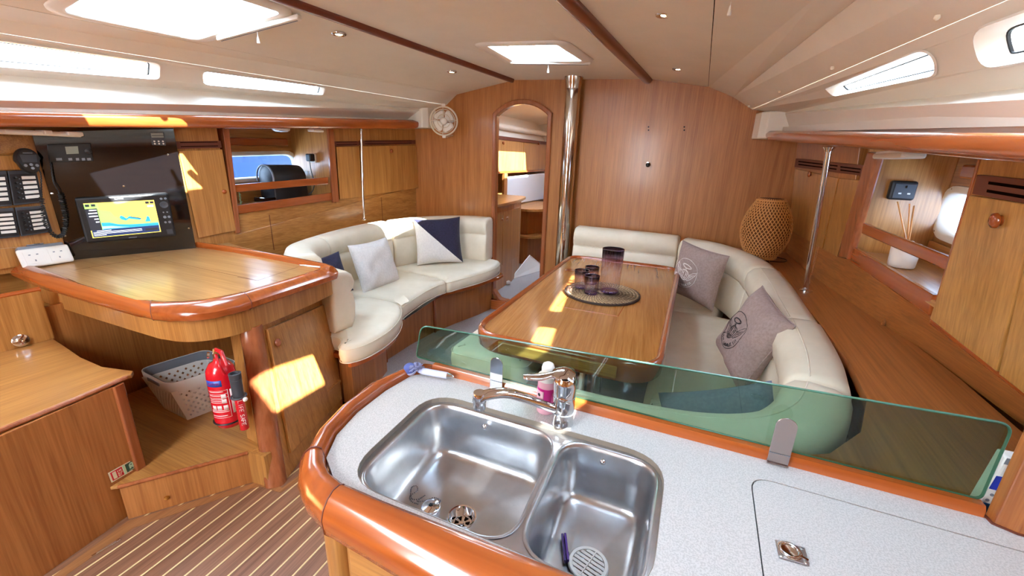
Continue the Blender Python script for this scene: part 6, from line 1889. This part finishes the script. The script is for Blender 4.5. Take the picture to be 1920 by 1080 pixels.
# ---- soap bottle
sc0 = Vector((-.262, .818, .900))
sb_ = thing('soap_bottle', 'small bottle with pink label and white domed cap behind the tap', 'bottle', sc0)
mk('bottle', *g_lathe([(.018, 0), (.021, .003), (.0215, .02), (.0215, .082), (.021, .086)], sc0, 28), 'soap', sb_, smooth=50)
mk('pink_label', *g_lathe([(.0218, .018), (.0218, .066)], sc0, 28), 'pink', sb_, smooth=60)
rows = [[sc0 + Vector((cos(radians(a)) * .0222, sin(radians(a)) * .0222, z)) for a in range(-170, -80, 9)] for z in (.020, .060)]
mk('pale_patch', *g_grid(rows), 'pale_pink', sb_, smooth=60, solid=.0003)
for a, z in ((-120, .050), (-105, .036), (-135, .034)):
    q = sc0 + Vector((cos(radians(a)) * .0224, sin(radians(a)) * .0224, z))
    mk('printed_spot', *g_lathe([(.004, 0), (.004, .0004)], q, 10, (cos(radians(a)), sin(radians(a)), 0)), 'print_black' if z > .04 else 'red', sb_)
mk('shoulder', *g_lathe([(.0215, .082), (.0215, .094), (.014, .100), (.0135, .102)], sc0, 28), 'white', sb_, smooth=50)
mk('cap', *g_lathe([(.0145, .101), (.0145, .112), (.012, .120), (.006, .124), (.0005, .1245)], sc0, 24), 'white', sb_, smooth=60)

# ---- washing-up brush
bh, bt = Vector((-.650, .8185, .914)), Vector((-.520, .838, .912))
db = thing('dish_brush', 'lilac-handled dish brush with a blue head lying in the worktop corner', 'brush', bh)
dd = (bt - bh).normalized()
mk('handle', *g_tube([bh + dd * .030, bh + dd * .045, bh + dd * .112], [.006, .009, .009], 14), 'brush_pale', db, smooth=50)
mk('tip', *g_tube([bh + dd * .112, bh + dd * .122, bh + dd * .130], [.0075, .006, .002], 12), 'chrome', db, smooth=50)
mk('head', *g_lathe([(.004, -.012), (.014, -.010), (.017, 0), (.014, .008), (.004, .010)], bh + Vector((.006, -.002, .002)), 20, (0, -.4, 1)), 'brush_blue', db, smooth=60)
mk('head_base', *g_lathe([(.015, -.012), (.0175, -.009), (.0175, -.003)], bh + Vector((.006, -.002, .002)), 20, (0, -.4, 1)), 'brush_pale', db, smooth=60)
mb = MB()
rnd = random.Random(3)
pcn = bh + dd * .026 + Vector((0, -.002, .006))
for k in range(70):
    v_ = Vector((rnd.gauss(0, 1), rnd.gauss(0, 1), rnd.gauss(0, 1))).normalized()
    v_.z = abs(v_.z) * .9 - .15
    mb.add(g_tube([pcn + v_ * .003, pcn + v_ * .012 + Vector((rnd.uniform(-.003, .003), 0, .002)), pcn + v_ * .021], [.0018, .0024, .0014], 4))
mb.out('scourer_tuft', 'tuft', db, kind='stuff')

# ---- glass splash guard and its two clips
gg = thing('glass_splashguard', 'long green-tinted glass guard standing along the back of the worktop', 'glass guard', (-.07, .873, .915))
gp = rounded([(-.665, 0, .920), (.512, 0, .920), (.512, 0, 1.070), (-.645, 0, 1.018)], [.012, .012, .020, .025], 6)
mk('pane', *g_quad([(p.x, .872, p.z) for p in gp], .0045, (0, -1, 0)), 'splash', gg)
mk('polished_edge', *g_tube([(p.x, .8743, p.z) for p in gp], .0024, 6, closed=True), 'splashedge', gg, smooth=60)
def clip(label, x, w, h, mm='satin'):
    t = thing('glass_clip', label, 'clip', (x, .862, .90), 'clips holding the glass guard')
    pr = [(-.5 * w, 0), (.5 * w, 0), (.5 * w, h - w * .5)] + [(.5 * w * cos(a), h - w * .5 + .5 * w * sin(a)) for a in [pi * i / 12 for i in range(1, 12)]] + [(-.5 * w, h - w * .5)]
    mk('front_plate', *g_quad([(x + a, .8455, .905 + b) for a, b in pr], .0022, (0, -1, 0)), mm, t, bevel=.0006)
    mk('foot', *g_box((x, .850, .9035), (w, .014, .0025)), 'satin', t, bevel=.0005)
    mk('fold_line', *g_box((x, .8448, .926), (w, .0006, .001)), 'mgrey', t)
clip('steel clip gripping the glass guard to the left of the tap', -.404, .034, .085, 'chrome')
clip('steel clip gripping the glass guard above the fridge lid', .207, .036, .100)

# ---- end panel at the right with the patterned packet tucked behind
ep = struct('trim_9')
mk('end_panel', *g_prism([(.517, .862), (.520, .842), (.545, .832), (.92, .832), (.92, .862)], .901, 1.50), 'endwood', ep, bevel=.002)
mk('foot_seal', *g_prism([(.513, .864), (.516, .840), (.543, .829), (.92, .829), (.92, .864)], .9004, .903), 'vent', ep)
pk = thing('patterned_packet', 'colourful patterned cloth packet wedged beside the end panel', 'packet', (.54, .895, .86))
pq_ = [Vector(p) for p in ((.522, .893, .880), (.575, .893, .880), (.575, .893, 1.0), (.532, .893, 1.0))]
fpk = bil(pq_)
mk('body', *g_quad([fpk(0, 0), fpk(1, 0), fpk(1, 1), fpk(0, 1)], .03, (0, -1, 0)), 'white', pk, bevel=.004)
def band(nm, v0, v1, m, u0=0.0, u1=1.0):
    mk(nm, *g_quad([fpk(u0, v0) + Vector((0, -.0006, 0)), fpk(u1, v0) + Vector((0, -.0006, 0)), fpk(u1, v1 + .03) + Vector((0, -.0006, 0)), fpk(u0, v1) + Vector((0, -.0006, 0))], .0004, (0, -1, 0)), m, pk)
band('sea_band', .02, .20, 'cyan')
band('blue_band', .45, .68, 'brightblue')
band('orange_band', .74, .87, 'orange', .15)
band('grey_band', .89, .99, 'mgrey')
for u, v in ((.12, .26), (.28, .30), (.16, .36), (.34, .40), (.45, .28)):
    mk('dot', *g_lathe([(.0028, 0), (.0028, .0006)], fpk(u, v) + Vector((0, -.0005, 0)), 10, (0, -1, 0)), 'mgrey', pk)
mk('red_badge', *g_lathe([(.007, 0), (.007, .0012)], (.545, .8922, .996), 14, (0, -1, 0)), 'red', pk)
# the hull behind the galley corner
mk('galley_backboard', *g_quad([(.60, .875, .60), (.92, .875, .60), (.92, .875, .85), (.60, .875, .85)], .02, (0, -1, 0)), 'bulk', ep)


# ================================================================ FORWARD CABIN (seen through the doorway)
fcab = struct('wall_inner')
mk('side_wall', *g_quad([(-2.62, 3.62, 0), (-2.62, 6.6, 0), (-2.62, 6.6, 2.0), (-2.62, 3.62, 2.0)], .03, (1, 0, 0)), 'oak_z', fcab)
mk('side_wall', *g_quad([(-1.22, 3.63, 0), (-1.22, 6.6, 0), (-1.22, 6.6, 2.05), (-1.22, 3.63, 2.05)], .03, (-1, 0, 0)), 'bulk', fcab)
mk('end_wall', *g_quad([(-2.7, 6.45, 0), (-1.1, 6.45, 0), (-1.1, 6.45, 2.05), (-2.7, 6.45, 2.05)], .03, (0, -1, 0)), 'gel', fcab)
mk('cabin_floor', *g_box((-1.9, 5.05, .06), (1.5, 2.86, .08)), 'carpet', fcab)
mk('sill_board', *g_prism([(-1.80, 3.55), (-1.26, 3.55), (-1.26, 3.66), (-1.80, 3.66)], 0, .105), 'redwood_x', fcab, bevel=.004)
hf = [(-1.72, 4.55), (-1.26, 4.55), (-1.26, 5.45), (-1.72, 5.45)]
mk('inner_headlining', *g_sheet([[(-2.7, 3.632), (-1.1, 3.632), (-1.1, 6.6), (-2.7, 6.6)], hf], lambda a, b: (a, b, 1.98 + .10 * (1 - ((a + 1.5) / 1.2) ** 2) - .08 * (a < -2.2)), .03, (0, 0, 1)), 'headlining', fcab)
mk('hatch_glass', [(p[0], p[1], 2.10) for p in hf], [(0, 1, 2, 3)], 'acrylic', fcab)
mk('hatch_coaming', *g_grid([[Vector((p[0], p[1], z)) for p in hf] for z in (2.04, 2.11)], True), 'white', fcab, solid=.01)
# hull strip above lockers
mk('hull_strip', *g_quad([(-2.34, 4.2, 1.69), (-2.34, 6.45, 1.69), (-2.45, 6.45, 1.95), (-2.45, 4.2, 1.95)], .02, (1, 0, 0)), 'gel', fcab)
mk('hull_ledge', *g_tube([(-2.33, 4.2, 1.80), (-2.33, 6.45, 1.80)], .035, 12), 'gel', fcab, smooth=60)

il = thing('inner_lockers', 'pair of oak lockers with round knobs, seen through the arched doorway', 'locker', (-2.45, 5.3, 1.27))
mk('body', *g_box((-2.46, 5.35, 1.47), (.30, 2.2, .40)), 'oak_z', il)
yA, yB, yC = 4.74, 5.52, 6.40
for y0, y1 in ((yA - .4, yB - .006), (yB + .006, yC)):
    slab('door', [(-2.30, y0, 1.285), (-2.30, y1, 1.285), (-2.30, y1, 1.645), (-2.30, y0, 1.645)], .012, 'oak_z', il, n=(1, 0, 0), bevel=.003)
for q in ((-2.3,4.8661,1.6143), (-2.3,6.057,1.6534)):
    knob(il, q, (1, 0, 0), .020)
slab('vent_board', [(-2.29, 4.4, 1.65), (-2.29, 6.4, 1.65), (-2.29, 6.4, 1.69), (-2.29, 4.4, 1.69)], .015, 'vent', il, n=(1, 0, 0))
slab('bottom_lip', [(-2.285, 4.4, 1.262), (-2.285, 6.4, 1.262), (-2.285, 6.4, 1.285), (-2.285, 4.4, 1.285)], .02, 'redwood', il, n=(1, 0, 0))

wp_ = thing('white_side_panel', 'bright white hull panel under the lockers beyond the doorway', 'panel', (-2.3, 5.7, .85))
mk('panel', *g_quad([(-2.28, 4.98, .86), (-2.28, 6.44, .84), (-2.28, 6.44, 1.235), (-2.28, 4.98, 1.215)], .03, (1, 0, 0)), 'whitehull', wp_, bevel=.01)
mk('frame_strip', *g_quad([(-2.275, 4.88, .85), (-2.275, 4.97, .85), (-2.275, 4.97, 1.26), (-2.275, 4.88, 1.26)], .03, (1, 0, 0)), 'bulk', wp_)

va = thing('inner_cabinet', 'oak cabinet with two small knobs and a worktop beyond the doorway', 'cabinet', (-2.2, 4.2, .1))
vp = [(-1.84, 3.66), (-1.86, 4.25), (-1.93, 4.62), (-2.02, 4.72), (-2.55, 4.72), (-2.55, 3.66)]
mk('body', *g_prism(vp, .10, .985), 'oak_z', va, bevel=.003)
vt = rounded([(-1.80, 3.66, 0), (-1.82, 4.28, 0), (-1.93, 4.80, 0), (-2.58, 4.80, 0), (-2.58, 3.66, 0)], [0, .1, .12, 0, 0], 5)
mk('worktop', *g_prism([(p.x, p.y) for p in vt], .985, 1.015), 'oak_y', va, bevel=.004)
mk('door', *g_quad([(-1.838, 3.70, .36), (-1.845, 3.94, .36), (-1.845, 3.94, .92), (-1.838, 3.70, .92)], .010, (1, 0, 0)), 'oak_z', va, bevel=.002)
mk('door', *g_quad([(-1.845, 3.955, .36), (-1.862, 4.42, .36), (-1.862, 4.42, .92), (-1.845, 3.955, .92)], .010, (1, 0, 0)), 'oak_z', va, bevel=.002)
for q in ((-1.84,3.9082,0.8446), (-1.84,4.0245,0.8475)):
    knob(va, q, (1, 0, 0), .014)
nb = thing('inner_shelves', 'small curved bedside shelves beyond the inner cabinet', 'shelf', (-2.1, 5.4, .1))
for z in (.84, .50):
    sp_ = rounded([(-1.93, 4.95, 0), (-1.70, 5.25, 0), (-1.60, 6.0, 0), (-2.3, 6.0, 0), (-2.3, 4.95, 0)], [.10, .12, 0, 0, 0], 5)
    mk('shelf_board', *g_prism([(p.x, p.y) for p in sp_], z - .03, z), 'oak_y', nb, bevel=.003)
mk('back', *g_prism([(-2.02, 5.1), (-1.80, 5.9), (-2.3, 5.95), (-2.3, 5.05)], .10, .81), 'bulk', nb)
# white boards on the carpet
tr = thing('white_board', 'white folded board standing on the carpet beyond the doorway', 'board', (-1.85, 4.8, .1))
a_, b_, c_, d_ = [Vector(p) for p in ((-1.8989,4.3013,0.105), (-1.732,4.8405,0.105), (-1.758,4.9,0.1782), (-1.8487,4.75,0.3068))]
mk('leaf', *g_quad([a_, b_, c_, d_], .012), 'white', tr, bevel=.003)
mk('edge', *g_tube([a_, d_, c_], .008, 6), 'white', tr)
p = Vector((-1.8766,4.136,0.1))
bx = thing('white_box', 'tiny white block lying on the carpet beyond the doorway', 'block', p)
mk('body', *g_box(p + Vector((0, 0, .02)), (.11, .05, .035), rz=-.6), 'white', bx, bevel=.006)
mk('lid', *g_box(p + Vector((0, 0, .039)), (.112, .052, .006), rz=-.6), 'white', bx, bevel=.002)

# ---- a neighbouring boat and the pontoon outside the port windows
def hull(label, x, y0, y1, m, zc):
    t = thing('neighbour_yacht', label, 'boat', (x, (y0 + y1) / 2, 0))
    rows = []
    for i in range(9):
        k = i / 8
        w_ = .9 * sin(pi * (.12 + .80 * k)) ** .6
        yy = y0 + (y1 - y0) * k
        rows.append([Vector((x - w_, yy, zc)), Vector((x + w_, yy, zc)), Vector((x + w_ * .9, yy, zc - .5)), Vector((x + w_ * .5, yy, zc - 1.1)), Vector((x - w_ * .5, yy, zc - 1.1)), Vector((x - w_ * .9, yy, zc - .5))])
    mk('hull', *g_loft(rows), m, t, smooth=60)
    mk('coachroof', *g_loft([[Vector((x - .5, y, zc)), Vector((x - .4, y, zc + .25)), Vector((x + .4, y, zc + .25)), Vector((x + .5, y, zc))] for y in (y0 + (y1 - y0) * .25, y0 + (y1 - y0) * .7)]), 'whitehull', t)
    mk('mast', *g_tube([(x, (y0 + y1) / 2, zc + .2), (x, (y0 + y1) / 2, zc + 7)], .06, 10), 'mgrey', t, smooth=60)
    for yy in (y0 + .4, y0 + 1.6, y0 + 2.8):
        mk('stanchion', *g_tube([(x + .85, yy, zc), (x + .85, yy, zc + .6)], .012, 6), 'chrome', t)
    return t
hull('blue hulled yacht moored outside the port windows', -5.6, 3.0, 7.2, 'bluehull', 1.55)
hull('blue hulled yacht moored beyond the starboard porthole', 3.6, 1.0, 5.5, 'bluehull', 1.30)
hull('white hulled yacht with a grey mast outside the port windows', -6.2, -4.0, 1.6, 'whitehull', 1.75)
